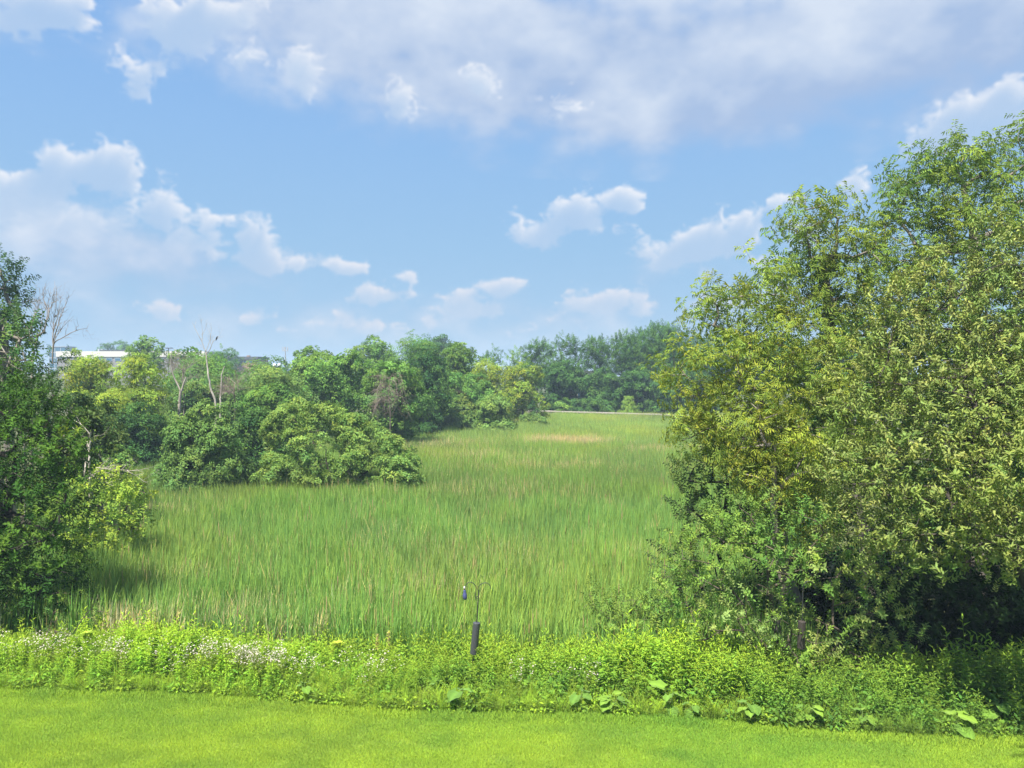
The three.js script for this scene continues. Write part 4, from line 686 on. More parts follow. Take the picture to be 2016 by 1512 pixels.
// ---------------------------------------------------------------- bare and dead trees, drawn limb by limb
// branches: [points in the photograph, thick radius, thin radius, number of side twigs, depth offset]
function bareTree(label, d, wood, branches, o = {}) {
  const r = rng(o.seed ?? 1), f = branches[0][0][0], b0 = at(f[0], f[1], d), base = V(b0.x, o.foot ?? Math.min(b0.y, groundY(b0.x, d)), -d);
  const t = thing(o.name ?? 'dead_tree', label, o.category ?? 'dead tree', base, 0, o.group);
  branches.forEach(([pts, r0, r1, twigs = 0, off = 0], bi) => {
    const P = pts.map(([x, y], k) => at(x, y, d + off * (k / (pts.length - 1)) + (k ? (r() - 0.5) * (o.wobble ?? 0.3) : 0)).sub(base));
    if (bi === 0 && !o.floating && P[0].y > 0) P.unshift(V(P[0].x, -0.1, P[0].z));
    const curve = new THREE.CatmullRomCurve3(P, false, 'centripetal'), n = Math.max(5, P.length * 3), L = curve.getPoints(n), len = curve.getLength();
    for (let k = 1; k < n; k++) L[k].add(rdir(r).multiplyScalar(len * 0.004));
    const z = o.slim ?? 0.48, g = [tube(L, L.map((_, k) => z * lerp(r0, r1, k / n)), r0 > 0.06 ? 7 : 5)];
    for (let k = 0; k < twigs; k++) {
      const q = 0.3 + 0.68 * r(), i = Math.floor(q * n), a = L[i], tan = V().subVectors(L[Math.min(n, i + 1)], L[Math.max(0, i - 1)]).normalize(), dir = tan.multiplyScalar(0.9).add(rdir(r).multiplyScalar(0.8)).add(V(0, o.rise ?? 0.35, 0)).normalize();
      const tl = (o.twig ?? 0.9) * (0.4 + r() * 0.8), e = a.clone().addScaledVector(dir, tl), ra = Math.min(lerp(r0, r1, q) * 0.5, o.twigR ?? 0.012);
      const line = crooked(a, e, 4, tl * 0.22, r, (o.rise ?? 0.35) < 0 ? tl * 0.1 : 0); g.push(tube(line, [ra, ra * 0.85, ra * 0.7, ra * 0.55, 0.003], 4));
      for (let m = 0; m < 2; m++) { const s = line[1 + m * 2], e2 = s.clone().addScaledVector(dir.clone().add(rdir(r).multiplyScalar(0.9)).normalize(), tl * 0.5 * (0.5 + r())); g.push(tube([s, s.clone().lerp(e2, 0.5).add(rdir(r).multiplyScalar(tl * 0.04)), e2], [ra * 0.5, ra * 0.4, 0.003], 3)); }
    }
    part(bi === 0 ? 'trunk' : 'branch', mergeGeometries(g), wood, t);
  });
  return t;
}
bareTree('tall pale bare snag with thin forked branches and a black bird on it', 64, BARK.bleached, [
  [[[424, 792], [415, 763], [411, 741], [408, 721], [406, 697], [405.7, 690]], 0.20, 0.10],
  [[[405.7, 692], [403, 688], [397, 672], [383, 645], [378, 633]], 0.075, 0.012, 4],
  [[[383, 645], [385, 633]], 0.02, 0.01, 1], [[[397, 672], [398.5, 659], [398, 644], [395, 629.5]], 0.04, 0.01, 4], [[[398.5, 659], [404.5, 647], [407.5, 638]], 0.03, 0.01, 2],
  [[[406.5, 696], [413, 688], [419, 673.5], [425, 667.5], [431, 662]], 0.075, 0.02, 2], [[[431, 662], [439, 646]], 0.015, 0.005, 1], [[[406, 690], [413, 671], [415, 663], [407, 644]], 0.05, 0.01, 3], [[[415, 678], [414, 663], [416.5, 647]], 0.035, 0.01, 3],
], { seed: 1, twig: 0.7, wobble: 0.1 });
bareTree('forked pale grey snag with one long limb and one broken stub', 60, BARK.pale, [
  [[[353, 800], [354, 790], [355.7, 770]], 0.27, 0.22], [[[355, 772], [354, 767], [344, 746], [338, 727], [337, 708], [338.5, 690]], 0.17, 0.05, 2], [[[356, 772], [358.5, 767], [361.7, 754.5], [367, 742.6]], 0.17, 0.13],
], { seed: 2, twig: 0.8, wobble: 0.1 });
bareTree('short pale bare snag right of the tall one, bent at the top', 60, BARK.bleached, [
  [[[434, 790], [434, 780], [435.5, 760], [437, 735], [442.6, 721]], 0.17, 0.06], [[[436, 768], [439.6, 759]], 0.05, 0.02], [[[436, 778], [440, 774], [446, 772]], 0.05, 0.02, 1],
], { seed: 3, wobble: 0.1 });
bareTree('leafless many-stemmed tree against the sky with one long arching limb', 36, BARK.twig, [
  [[[62, 722], [66, 692], [76, 660], [88, 653], [91.6, 633], [96, 613], [102, 598], [108, 573], [107.6, 553]], 0.13, 0.01, 14],
  [[[91, 636], [93, 610], [86, 588], [83.6, 565]], 0.05, 0.01, 9], [[[104, 716], [104.5, 672], [104.7, 650], [106, 627], [110.5, 601], [112, 563]], 0.07, 0.008, 12], [[[104, 700], [105, 671], [113.5, 645], [121, 618.5], [131, 594], [135, 581]], 0.06, 0.008, 12],
  [[[104, 696], [107, 672], [122, 646], [145.5, 621.5]], 0.05, 0.008, 8], [[[104, 690], [107.6, 675], [125, 663.6], [144, 653.5], [164, 647], [172, 647]], 0.06, 0.012, 5], [[[164, 647], [163, 655], [164, 664]], 0.012, 0.004, 2], [[[168, 649], [175, 655], [181, 669]], 0.012, 0.004, 3],
  [[[66, 692], [58, 656], [66, 630], [73, 608], [61, 590]], 0.05, 0.008, 7], [[[64, 690], [64, 649], [64, 627], [73, 610], [71, 591], [61, 570]], 0.05, 0.006, 7], [[[70, 680], [80, 650], [86, 620], [97, 590], [100, 566]], 0.05, 0.006, 10], [[[104.7, 655], [112, 630], [118, 600], [121, 575]], 0.04, 0.006, 8], [[[85, 655], [80, 630], [76, 600], [78, 580]], 0.03, 0.006, 6],
], { seed: 4, twig: 0.65, wobble: 0.5 });
bareTree('slender pale trunks showing among the leaves at the left edge', 28.6, BARK.pale, [
  [[[45, 745], [43, 739], [36, 704], [30.5, 678]], 0.07, 0.035], [[[52, 716], [45, 693], [36, 669], [38, 640], [30, 606]], 0.06, 0.015, 3], [[[24, 720], [19, 707], [10, 694], [-4, 672]], 0.06, 0.03, 2],
], { seed: 5, twig: 0.6, name: 'bare_tree', category: 'bare tree' });
bareTree('bleached broken dead tree with two limbs reaching left, at the marsh edge', 26.8, BARK.bleached, [
  [[[177, 945], [176.7, 935], [174.8, 909], [176.7, 880.6], [178, 851]], 0.085, 0.06, 5], [[[174.5, 880], [168, 862.5], [158, 856], [149, 847], [136, 836.7], [129.6, 831.6]], 0.035, 0.012, 4], [[[176.7, 855], [163, 838], [150, 830], [134.8, 821], [131, 812]], 0.035, 0.01, 4],
  [[[178, 870], [186, 864]], 0.025, 0.01], [[[178, 864], [191.5, 856]], 0.02, 0.006, 1], [[[168, 940], [167, 930], [169, 908]], 0.08, 0.05], [[[126, 860], [127.7, 831.6], [124.5, 815]], 0.03, 0.012, 6], [[[152, 878], [151, 866], [148.5, 858]], 0.02, 0.01, 1],
], { seed: 6, twig: 0.5, wobble: 0.25 });
bareTree('tangle of fallen bleached limbs at the foot of the broken dead tree', 26.2, BARK.bleached, [
  [[[180, 925], [189, 920.6], [209.6, 923], [240.5, 925], [282, 928]], 0.035, 0.01, 8], [[[176, 932], [184, 938], [206, 948], [222, 957]], 0.04, 0.012, 6], [[[250, 926], [256, 930], [270, 938], [283, 949]], 0.022, 0.006, 5], [[[180, 936], [200, 916], [212, 905]], 0.025, 0.006, 6], [[[185, 930], [215, 918], [245, 915]], 0.02, 0.006, 5], [[[188, 942], [205, 930], [230, 938]], 0.02, 0.006, 4],
], { seed: 7, twig: 0.55, name: 'fallen_branches', category: 'fallen branches', floating: true, rise: 0.1 });
function twigBush(label, px, py, w, h, d, wood, n, seed, lean) {
  const r = rng(seed), br = [];
  br.push([[[px, py + h * 0.75], [px - w * 0.03, py + h * 0.3], [px, py]], 0.12, 0.03, 14]);
  for (let k = 0; k < n; k++) { const a = (r() - 0.5) * 2, s = py + h * (0.5 * r()); br.push([[[px + (r() - 0.5) * w * 0.12, s], [px + a * w * 0.28, s - h * (0.18 - 0.1 * r()) + lean * 6], [px + a * w * 0.55, s + h * ((r() - 0.5) * 0.4 + lean * 0.35)]], 0.05, 0.008, 14, (r() - 0.6) * 2.5]); }
  bareTree(label, d, wood, br, { seed, twig: 1.1, rise: lean > 0 ? -0.35 : 0.4, twigR: 0.008, name: 'dead_bush', category: 'dead bush', wobble: 0.8 });
}
twigBush('brown leafless drooping tree in the middle of the left-hand wood', 768, 745, 84, 100, 62.5, BARK.pink, 20, 51, 1);
twigBush('grey leafless thicket behind the forked snag', 362, 715, 66, 100, 63.5, BARK.twig, 12, 52, 0);
twigBush('grey-brown leafless thicket right of the short pale snag', 462, 752, 54, 56, 58, BARK.pink, 11, 53, 0);
twigBush('small grey dead bush behind the round bushes at the marsh edge', 918, 772, 56, 34, 84, BARK.pink, 9, 54, 0);
{
  const d = 64, p = at(426.6, 669, d), t = thing('blackbird', 'small black bird perched on a right-hand branch of the tall pale snag', 'bird', p, 0);
  const blk = new THREE.MeshStandardMaterial({ name: 'black_feathers', color: lin(0.012, 0.012, 0.016), roughness: 0.6 });
  const sp = [[-0.075, -0.10], [-0.06, -0.06], [-0.045, -0.01], [-0.03, 0.05], [-0.005, 0.12], [0.015, 0.175], [0.02, 0.21], [0.035, 0.245], [0.055, 0.265], [0.075, 0.268], [0.095, 0.264], [0.125, 0.258]].map(([x, y]) => V(x, y, 0));
  part('body', tube(sp, [0.006, 0.018, 0.03, 0.055, 0.068, 0.06, 0.045, 0.042, 0.04, 0.03, 0.012, 0.002], 10), blk, t);
  for (const s of [-1, 1]) { part('wing', tube([V(0.0, 0.17, s * 0.05), V(-0.02, 0.10, s * 0.063), V(-0.04, 0.02, s * 0.045), V(-0.06, -0.06, s * 0.012)], [0.012, 0.026, 0.02, 0.003], 6), blk, t); part('leg', tube([V(0, 0.06, s * 0.025), V(0.005, 0.02, s * 0.026), V(0.0, -0.02, s * 0.026)], [0.008, 0.005, 0.005], 5), blk, t); }
}

// ---------------------------------------------------------------- buildings, mast and lamps far beyond the wood
const paint = (name, r, g, b, rough = 0.7) => new THREE.MeshStandardMaterial({ name, color: lin(r, g, b), roughness: rough });
const W = { white: paint('white_wall', 0.56, 0.545, 0.50), grey: paint('grey_wall', 0.22, 0.21, 0.21), roof: paint('dark_roof', 0.07, 0.075, 0.085), glass: new THREE.MeshStandardMaterial({ name: 'blue_glass', color: lin(0.10, 0.22, 0.30), roughness: 0.12, metalness: 0.6 }), frame: paint('metal_frame', 0.30, 0.34, 0.38), brick: paint('brown_wall', 0.30, 0.19, 0.13), cream: paint('cream_wall', 0.42, 0.36, 0.28), tan: paint('orange_wall', 0.34, 0.20, 0.12), steel: paint('grey_steel', 0.35, 0.36, 0.38, 0.5), lampWhite: paint('white_lamp', 0.8, 0.8, 0.8), dark: paint('dark_metal', 0.05, 0.05, 0.055, 0.5) };
function block(name, m, parent, x0, x1, y0, y1, z0, z1, label) { const g = new THREE.BoxGeometry(x1 - x0, y1 - y0, z1 - z0); g.translate((x0 + x1) / 2, (y0 + y1) / 2, (z0 + z1) / 2); return part(name, g, m, parent, label); }
{
  const d = 250, a = at(112, 712, d), b = at(402, 712, d), gy = groundY((a.x + b.x) / 2, d) - 1, top = at(250, 691.5, d).y, w = b.x - a.x, t = thing('warehouse', 'long low building with a white upper wall and dark roof edge beyond the left-hand wood', 'building', V((a.x + b.x) / 2, gy, -d)), h = top - gy, X = (px) => at(px, 700, d).x - (a.x + b.x) / 2, Y = (py) => at(200, py, d).y - gy;
  block('wall', W.grey, t, -w / 2, w / 2, 0, Y(702.5), -30, 0);
  block('parapet', W.white, t, -w / 2 - 0.2, w / 2 + 0.2, Y(702.5), h, -30.2, 0.25);
  const roof = block('roof', W.roof, t, X(196), X(264), h, h + 0.45, -28, 0.1);
  block('stair_tower', W.white, t, X(168), X(186), 0, Y(702.5), -3, 0.9);
  block('vent', W.roof, t, X(172), X(185), Y(701.6), Y(699), 0.26, 0.36);
  for (const px of [176, 182, 330, 348]) block('chimney', W.frame, roof, X(px) - 0.25, X(px) + 0.25, h - 0.4, h + 0.9, -6, -5.5);
  for (let k = 0; k < 12; k++) { const px = 192 + k * 17, f = block('window', W.frame, t, X(px), X(px + 12), Y(711), Y(704.5), 0, 0.12); block('pane', W.glass, f, X(px) + 0.15, X(px + 12) - 0.15, Y(711) + 0.15, Y(704.5) - 0.15, 0.12, 0.16); }
  for (const px of [152, 160]) { const f = block('window', W.frame, t, X(px), X(px + 6), Y(711), Y(704.5), 0, 0.12); block('pane', W.glass, f, X(px) + 0.12, X(px + 6) - 0.12, Y(711) + 0.15, Y(704.5) - 0.15, 0.12, 0.16); }
}
{
  const d = 340, a = at(96, 693, d), b = at(130, 693, d), gy = groundY(a.x, d), top = at(112, 683, d).y, w = b.x - a.x, t = thing('office_building', 'small blue glass office block above the left end of the white building', 'building', V((a.x + b.x) / 2, gy, -d)), h = top - gy;
  block('wall', W.frame, t, -w / 2, w / 2, 0, h, -8, 0);
  for (let f = 0; f < 5; f++) for (let k = 0; k < 3; k++) block('window', W.glass, t, -w / 2 + 0.3 + k * w / 3, -w / 2 + (k + 1) * w / 3 - 0.1, h * (f + 0.12) / 5, h * (f + 0.86) / 5, 0, 0.1);
  block('roof', W.frame, t, -w / 2 - 0.2, w / 2 + 0.2, h, h + 0.3, -8.2, 0.2);
}
{
  const d = 262, a = at(452, 705, d), b = at(506, 705, d), gy = groundY(a.x, d), Y = (py) => at(480, py, d).y - gy, w = b.x - a.x, t = thing('brick_building', 'brown-walled building with a dark flat roof left of the distant mast', 'building', V((a.x + b.x) / 2, gy, -d));
  block('wall', W.brick, t, -w / 2, w / 2, 0, Y(708), -12, 0); const roof = block('roof', W.roof, t, -w / 2 - 0.4, w / 2 + 0.4, Y(708), Y(702), -12.4, 0.4);
  block('chimney', W.brick, roof, -0.6, 0.4, Y(702), Y(699), -6, -5);
  for (let k = 0; k < 4; k++) { const x = -w / 2 + 1 + k * (w - 2) / 4, f = block('window', W.frame, t, x, x + 1.4, Y(714), Y(710.5), 0, 0.1); block('pane', W.glass, f, x + 0.1, x + 1.3, Y(714) + 0.1, Y(710.5) - 0.1, 0.1, 0.14); }
}
{
  const d = 131, a = at(1128, 800, d), b = at(1205, 800, d), gy = groundY(a.x, d), w = b.x - a.x, t = thing('house', 'cream and orange house glimpsed through the dark trees beyond the boardwalk', 'house', V((a.x + b.x) / 2, gy, -d));
  block('wall', W.cream, t, -w / 2, 0, 0, 4.4, -6, 0, 'cream house wall'); block('wall', W.tan, t, 0.003, w / 2, 0, 3.8, -6, -0.2, 'orange house wall');
  const g = new THREE.ExtrudeGeometry(new THREE.Shape([new THREE.Vector2(-3.6, 0), new THREE.Vector2(3.6, 0), new THREE.Vector2(0, 1.9)]), { depth: w + 0.6, bevelEnabled: false }); g.rotateY(Math.PI / 2); g.translate(-w / 2 - 0.3, 4.41, -3); part('roof', g, W.roof, t);
  for (const x of [-2.6, -1.2, 0.9, 2.2]) { const f = block('window', W.white, t, x, x + 0.9, 1.5, 2.9, -0.2, x < 0 ? 0.06 : -0.1); block('pane', W.glass, f, x + 0.08, x + 0.82, 1.58, 2.82, -0.19, x < 0 ? 0.09 : -0.07); }
}
{
  const d = 300, p = at(562, 702, d), gy = groundY(p.x, d), top = at(562, 683, d).y - gy, t = thing('cell_mast', 'distant slim mast with a ring of antenna panels above the wood', 'mast', V(p.x, gy, -d));
  part('pole', tube([V(0, 0, 0), V(0, top * 0.6, 0), V(0, top, 0)], [0.32, 0.22, 0.15], 8), W.steel, t);
  const ring = new THREE.TorusGeometry(0.9, 0.08, 5, 14); ring.rotateX(Math.PI / 2); ring.translate(0, top - 1.4, 0); part('ring', ring, W.steel, t);
  for (let k = 0; k < 5; k++) { const a = k * 1.2566 + 0.4, x = Math.cos(a) * 1.0, z = Math.sin(a) * 1.0; block('antenna_panel', W.steel, t, x - 0.14, x + 0.14, top - 1.7, top, z - 0.1, z + 0.1); }
}
{
  const d = 150, p = at(332, 705, d), gy = groundY(p.x, d), top = at(332, 686, d).y - gy, t = thing('street_lamp', 'dark street lamp with a flat head before the white building', 'street lamp', V(p.x, gy, -d));
  part('pole', tube([V(0, 0, 0), V(0, top, 0)], [0.12, 0.08], 8), W.dark, t); part('arm', tube([V(-0.1, top, 0), V(0.55, top + 0.04, 0)], [0.05, 0.04], 6), W.dark, t);
  for (const x of [-0.25, 0.55]) block('lamp_head', W.dark, t, x - 0.28, x + 0.28, top - 0.02, top + 0.14, -0.18, 0.18);
}
{
  const d = 73, p = at(545, 735, d), gy = groundY(p.x, d), top = at(545, 722, d).y - gy, t = thing('street_lamp', 'lamp post with two small white globes among the feathery trees', 'street lamp', V(p.x, gy, -d));
  part('pole', tube([V(0, 0, 0), V(0, top, 0)], [0.07, 0.05], 8), W.dark, t); part('arm', tube([V(-0.22, top, 0), V(0.22, top, 0)], [0.03, 0.03], 6), W.dark, t);
  for (const x of [-0.22, 0.22]) { const g = new THREE.SphereGeometry(0.15, 12, 8); g.translate(x, top + 0.15, 0); part('lamp_globe', g, W.lampWhite, t); }
}

// ---------------------------------------------------------------- boardwalk across the far end of the marsh
{
  const A = at(1040, 807.6, 114), E = at(1760, 829, 99), n = 46, t = thing('boardwalk', 'long pale timber boardwalk crossing the far end of the marsh', 'boardwalk', V(A.x, groundY(A.x, -A.z), A.z)), o = t.position, L = V(E.x - A.x, 0, E.z - A.z).length(), turn = -Math.atan2(E.z - A.z, E.x - A.x);
  t.rotation.y = turn; const y0 = A.y - o.y, y1 = E.y - o.y, timber = new THREE.MeshStandardMaterial({ name: 'weathered_timber', color: lin(0.36, 0.33, 0.29), roughness: 0.85, map: barkTex }), timberD = new THREE.MeshStandardMaterial({ name: 'painted_shade_timber', color: lin(0.26, 0.23, 0.20), roughness: 0.9, map: barkTex });  // second timber is a darker copy, shade below the deck put into its colour
  const yy = (x) => lerp(y0, y1, x / L) - 0.06;
  for (let k = 0; k < n; k++) {
    const x0 = k * L / n, x1 = (k + 1) * L / n - 0.012, yk = yy((x0 + x1) / 2);
    block('deck_plank', timber, t, x0, x1, yk - 0.05, yk + 0.003 * (k % 3), -1.9, 0); block('edge_board', timber, t, x0, x1, yk - 0.10, yk + 0.06, 0.003, 0.06); block('beam', timberD, t, x0, x1, yk - 0.42, yk - 0.2, -0.16, -0.02);
    block('post', timberD, t, x0 - 0.07, x0 + 0.07, -0.5, yk - 0.06, 0.065, 0.20);
  }
}

// ---------------------------------------------------------------- bird feeder poles in the weed bank
const poleMat = paint('black_iron', 0.025, 0.026, 0.028, 0.45), baffleMat = paint('black_coated_steel', 0.05, 0.052, 0.06, 0.42), baffleBrown = paint('brown_coated_steel', 0.038, 0.030, 0.026, 0.6);
function feederPole(label, d, foot, bot, top, tip, bm, arms) {
  const P = (x, y) => at(x, y, d), b0 = P(...foot), base = V(b0.x, groundY(b0.x, d), -d), t = thing('feeder_pole', label, 'feeder pole', base), q = (x, y) => P(x, y).sub(base);
  const lean = q(...top).sub(q(...bot)), dir = lean.clone().normalize(), len = lean.length(), h0 = q(...bot);
  part('pole', tube([h0.clone().addScaledVector(dir, -(h0.y + 0.1) / dir.y), h0, q(...top), q(...tip)], [0.013, 0.013, 0.013, 0.011], 8), poleMat, t);
  const g = new THREE.LatheGeometry([[0.070, 0], [0.0765, 0.004], [0.0765, len - 0.006], [0.072, len], [0.02, len + 0.012], [0.013, len + 0.012]].map(([x, y]) => new THREE.Vector2(x, y)), 28);
  g.applyQuaternion(new THREE.Quaternion().setFromUnitVectors(UP, dir)); g.translate(h0.x, h0.y, h0.z); part('baffle', g, bm, t);
  for (const a of arms) { const c = new THREE.CatmullRomCurve3(a.map(([x, y]) => q(x, y))).getPoints(26); part('hook', tube(c, c.map(() => 0.0075), 7), poleMat, t); }
  return t;
}
feederPole('black double-hook feeder pole with a black stovepipe baffle in the weeds at centre', 15.9, [928, 1330], [932.5, 1287], [938.5, 1226], [942.5, 1162], baffleMat, [
  [[937, 1182], [935.5, 1172], [937, 1163], [936.5, 1154], [931, 1148], [925, 1146], [919, 1149], [916, 1154], [914.5, 1158]],
  [[942.5, 1166], [941.5, 1160], [943, 1154], [948, 1149.5], [955, 1147.5], [961, 1149], [965, 1154], [966, 1159]],
  [[941, 1175], [938.5, 1174], [938.5, 1178], [941, 1178.5]],
]);
{
  const d = 15.88, top = at(914.3, 1156, d), t = thing('bird_feeder', 'small blue bird feeder with a white cap hanging from the left hook', 'bird feeder', top), q = (x, y) => at(x, y, d).sub(top), k = 1 / 1515 * d;
  const blue = new THREE.MeshStandardMaterial({ name: 'blue_feeder', color: lin(0.05, 0.06, 0.17), roughness: 0.6 });
  const sh = [[0.004, -25.2], [1.5, -25], [3.4, -23.6], [4.1, -20.5], [4.3, -16.5], [3.6, -13], [2.6, -10], [2.5, -6.2], [2.2, -5.4], [0.6, -5.2]].map(([x, y]) => new THREE.Vector2(Math.max(0.0005, x * k), y * k)), g = new THREE.LatheGeometry(sh, 20); g.rotateZ(0.06); part('seed_tube', g, blue, t);
  const c = new THREE.LatheGeometry([[0.3, 1.5], [1.2, 1.4], [1.9, 0.6], [2.0, -2.2], [1.2, -2.6]].map(([x, y]) => new THREE.Vector2(x * k, y * k)), 16); part('cap', c, paint('pale_cap', 0.5, 0.5, 0.5), t);
  const n = new THREE.CylinderGeometry(1.2 * k, 1.4 * k, 3 * k, 10); n.translate(0, -4 * k, 0); part('neck', n, poleMat, t);
  const port = new THREE.CylinderGeometry(0.012, 0.012, 0.1, 8); port.rotateZ(1.57); port.translate(0, -17 * k, 0.0); part('perch', port, poleMat, t);
}
feederPole('dark feeder pole with a brown-black baffle half hidden in the round-leaved shrub', 15.45, [1576, 1320], [1577, 1276], [1579, 1223], [1581, 1160], baffleBrown, [
  [[1581, 1164], [1581, 1156], [1585, 1148], [1592, 1144], [1599, 1146], [1604, 1152], [1606, 1158]],
]);

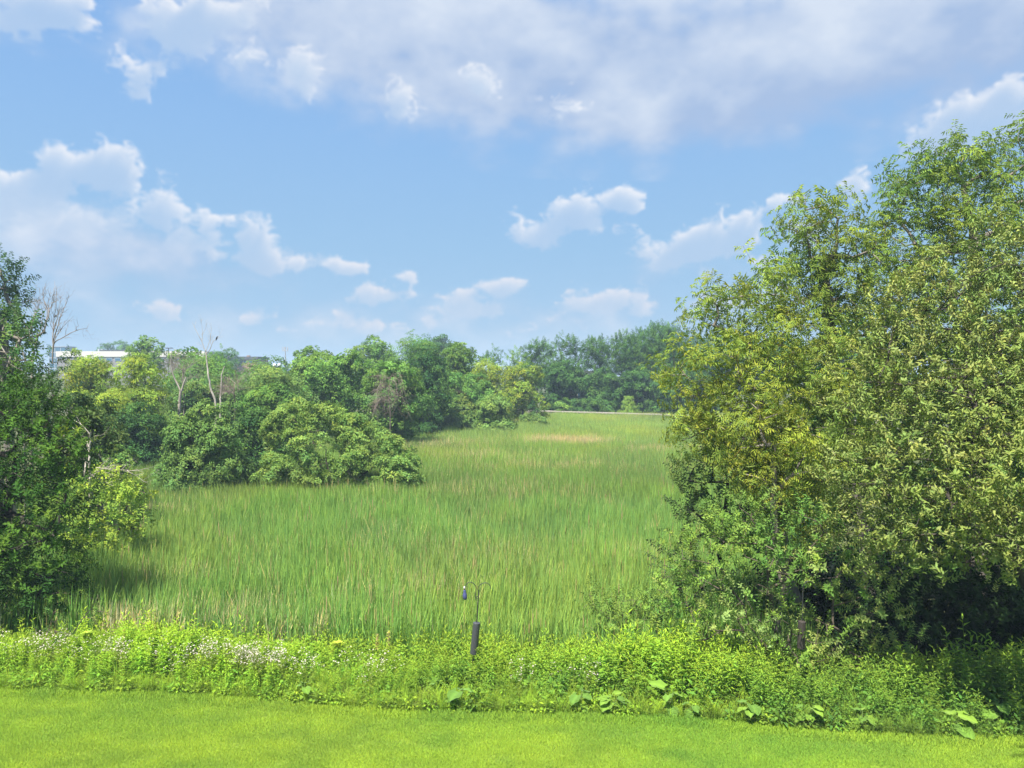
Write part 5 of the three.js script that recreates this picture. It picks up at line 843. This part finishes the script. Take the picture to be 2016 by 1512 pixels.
// ---------------------------------------------------------------- single plants that stand out in the weed bank
{
  const bigLeaf = (() => {            // a wavy heart-shaped leaf along +z, one unit long
    const N = 7, p = [], idx = [], c = [], r = rng(8);
    for (let i = 0; i <= N; i++) { const t = i / N, w = 0.46 * Math.pow(Math.sin(Math.PI * Math.min(1, 0.13 + 0.87 * t)), 0.75) * (1 - 0.25 * t); for (let s = -2; s <= 2; s++) { const u = s / 2; p.push(u * w, 0.10 * Math.abs(u) - 0.28 * t * t + 0.05 * Math.sin(t * 13 + s * 2.1) * Math.abs(u), t - (Math.abs(u) > 0.9 && i === 0 ? 0.14 : 0)); const k = (s === 0 ? 1.25 : 0.95) + (r() - 0.5) * 0.12; c.push(k, k, k); } }
    for (let i = 0; i < N; i++) for (let s = 0; s < 4; s++) { const a = i * 5 + s, b = a + 5; idx.push(a, b, a + 1, a + 1, b, b + 1); }
    const g = new THREE.BufferGeometry(); g.setAttribute('position', new THREE.Float32BufferAttribute(p, 3)); g.setAttribute('color', new THREE.Float32BufferAttribute(c, 3)); g.setIndex(idx); g.computeVertexNormals(); return g;
  })();
  const leafM = [[0.14, 0.27, 0.03], [0.19, 0.32, 0.03], [0.11, 0.22, 0.03], [0.16, 0.29, 0.03]].map((c, k) => mat({ name: 'burdock_leaf', color: lin(...c), vertexColors: true, roughness: 0.85, transmission: 0.35, thickness: 0, specularIntensity: 0.35 })), stalkM = paint('green_stalk', 0.12, 0.18, 0.05);
  const burdock = (px, py, size, n, seed, label) => {
    const r = rng(seed), x0 = (px - 1008) / FOCAL * 14.6; let d = 12; for (let k = 0; k < 40; k++) { d = lawnEdge((px - 1008) / FOCAL * d) + 0.1 + (1440 - py > 0 ? 0 : 0); }
    const hit = (() => { for (let q = 12.5; q < 17; q += 0.02) { const p = at(px, py, q); if (p.y <= groundY(p.x, q) + size * 0.35) return q; } return 14.6; })();
    d = Math.min(Math.max(d, hit) + 0.1, lawnEdge(at(px, py, hit).x) + 0.75); const p = at(px, py, d), base = V(p.x, groundY(p.x, d), -d), t = thing('burdock_plant', label, 'plant', base);
    for (let k = 0; k < n; k++) {
      const a = k / n * 6.283 + r() * 0.7, up = 0.25 + r() * 0.75, out = size * (0.12 + r() * 0.25), tip = V(Math.sin(a) * out, size * up, Math.cos(a) * out), L = size * (0.45 + r() * 0.45);
      const stalk = part('leaf_stalk', tube([V(0, -0.02, 0), tip.clone().multiplyScalar(0.6).add(V(0, size * 0.1, 0)), tip], [0.008, 0.006, 0.005], 5), stalkM, t), m = shade(new THREE.Mesh(bigLeaf, leafM[Math.floor(r() * 4)])); m.name = 'leaf'; m.position.copy(tip); m.rotation.set(0.15 + r() * 0.5 - up * 0.4, a, (r() - 0.5) * 0.6, 'YXZ'); m.scale.set(L * (0.8 + r() * 0.4), L, L); t.add(m);
    }
  };
  burdock(905, 1396, 0.36, 7, 1, 'broad-leaved plant with two big pale leaves lying on the lawn edge near centre');
  burdock(862, 1345, 0.26, 6, 2, 'broad-leaved plant among weeds left of the feeder pole, above the lawn edge');
  burdock(1140, 1392, 0.42, 6, 3, 'broad-leaved plant with one large flat leaf at the lawn edge right of centre');
  burdock(1205, 1398, 0.34, 9, 4, 'bushy broad-leaved plant with a yellowing leaf at the lawn edge');
  burdock(600, 1372, 0.30, 8, 5, 'leafy dark green plant at the lawn edge left of centre');
  burdock(1040, 1372, 0.22, 6, 6, 'small broad-leaved plant near the dry thatch at the lawn edge');
  burdock(1318, 1388, 0.40, 7, 7, 'broad-leaved plant with an upright wavy leaf, where the shrubs begin');
  burdock(1365, 1420, 0.26, 6, 8, 'low broad-leaved plant at the lawn edge below the round-leaved shrub');
  burdock(1478, 1412, 0.32, 8, 9, 'pale broad-leaved clump at the lawn edge below the second baffle pole');
  burdock(1590, 1432, 0.36, 9, 10, 'spreading broad-leaved clump at the shaded lawn edge');
  burdock(1700, 1425, 0.30, 7, 11, 'broad-leaved plant in half shade at the lawn edge right of the spreading clump');
  burdock(1880, 1432, 0.38, 9, 12, 'broad-leaved plant in deep shade near the right corner');
  burdock(1965, 1415, 0.42, 9, 13, 'broad-leaved plant in deep shade nearest the right edge');
  // tall seed stalks and saplings
  const stalk = (name, label, px, yTop, d, c, w, seed) => {
    const r = rng(seed), p = at(px, yTop, d), gy = groundY(p.x, d), t = thing(name, label, 'plant', V(p.x, gy, -d)), h = p.y - gy, b = new Leaves();
    part('stem', tube([V(0, 0, 0), V(0.02, h * 0.5, 0), V(0.0, h, 0)], [0.009, 0.007, 0.004], 5), paint('plant_stem', c[0] * 0.8, c[1] * 0.9, c[2]), t);
    for (let k = 0; k < 220; k++) { const q = Math.pow(r(), 0.8), y = h * (1 - (w > 0.06 ? 0.16 + 0.3 * (r() - 0.5) : 0.38) * q), a = r() * 6.28, R = w * (0.4 + 0.6 * q); b.leaf(V(Math.cos(a) * R * r(), y, Math.sin(a) * R * r()), V(Math.cos(a), 0.7, Math.sin(a)).normalize(), UP, Math.min(0.07, w * 0.9), Math.min(0.028, w * 0.4), vary(r, 0.25), { simple: true }); }
    part('flower_spike', b.build(), mat({ name: 'seed_head', color: lin(...c), vertexColors: true, roughness: 0.9 }), t);
  };
  stalk('dock_plant', 'tan seed stalk above the weeds, left of two beside each other', 743, 1248, 17.0, [0.55, 0.42, 0.18], 0.035, 1);
  stalk('dock_plant', 'tan seed stalk above the weeds, right of two beside each other', 765, 1243, 17.0, [0.55, 0.42, 0.18], 0.04, 2);
  stalk('mullein_plant', 'tall greenish-yellow flower spike standing above the weeds at left', 306, 1200, 17.2, [0.34, 0.36, 0.06], 0.03, 3);
  stalk('mullein_plant', 'short yellow-green flower spike above the weeds left of the tall one', 244, 1238, 16.6, [0.40, 0.38, 0.06], 0.03, 4);
  stalk('goldenrod_plant', 'golden-yellow leafy plant at the back of the weed bank left of centre', 664, 1266, 16.6, [0.34, 0.42, 0.035], 0.17, 5);
  stalk('goldenrod_plant', 'yellowish leafy plant at the back of the weed bank at left', 172, 1246, 16.2, [0.32, 0.44, 0.04], 0.13, 6);
}
leafyTree('sapling', 'thin sapling with sparse leaves standing above the weeds at left', 'sapling', { seed: 131, x: -10.6, d: 17.6, spray: 'oval', size: 0.22, cover: 0.9, colors: C.round, twigs: 2, trunkR: 0.012, trunkTo: 1, bark: BARK.brown, lobes: lob([[188, 1178, 17.6, 0.13], [200, 1200, 17.6, 0.16], [182, 1212, 17.6, 0.16], [198, 1235, 17.5, 0.18]]) });
leafyTree('sapling', 'thin dark sapling with whorled leaves in front of the near left tree', 'sapling', { seed: 132, x: -10.4, d: 16.6, spray: 'oval', size: 0.2, cover: 0.9, colors: [[0.10, 0.19, 0.04]], twigs: 2, trunkR: 0.01, trunkTo: 1, bark: BARK.brown, lobes: lob([[110, 1203, 16.6, 0.09], [106, 1222, 16.6, 0.13], [112, 1240, 16.6, 0.15], [70, 1240, 16.6, 0.12], [135, 1245, 16.5, 0.12]]) });

renderer.render(scene, camera);
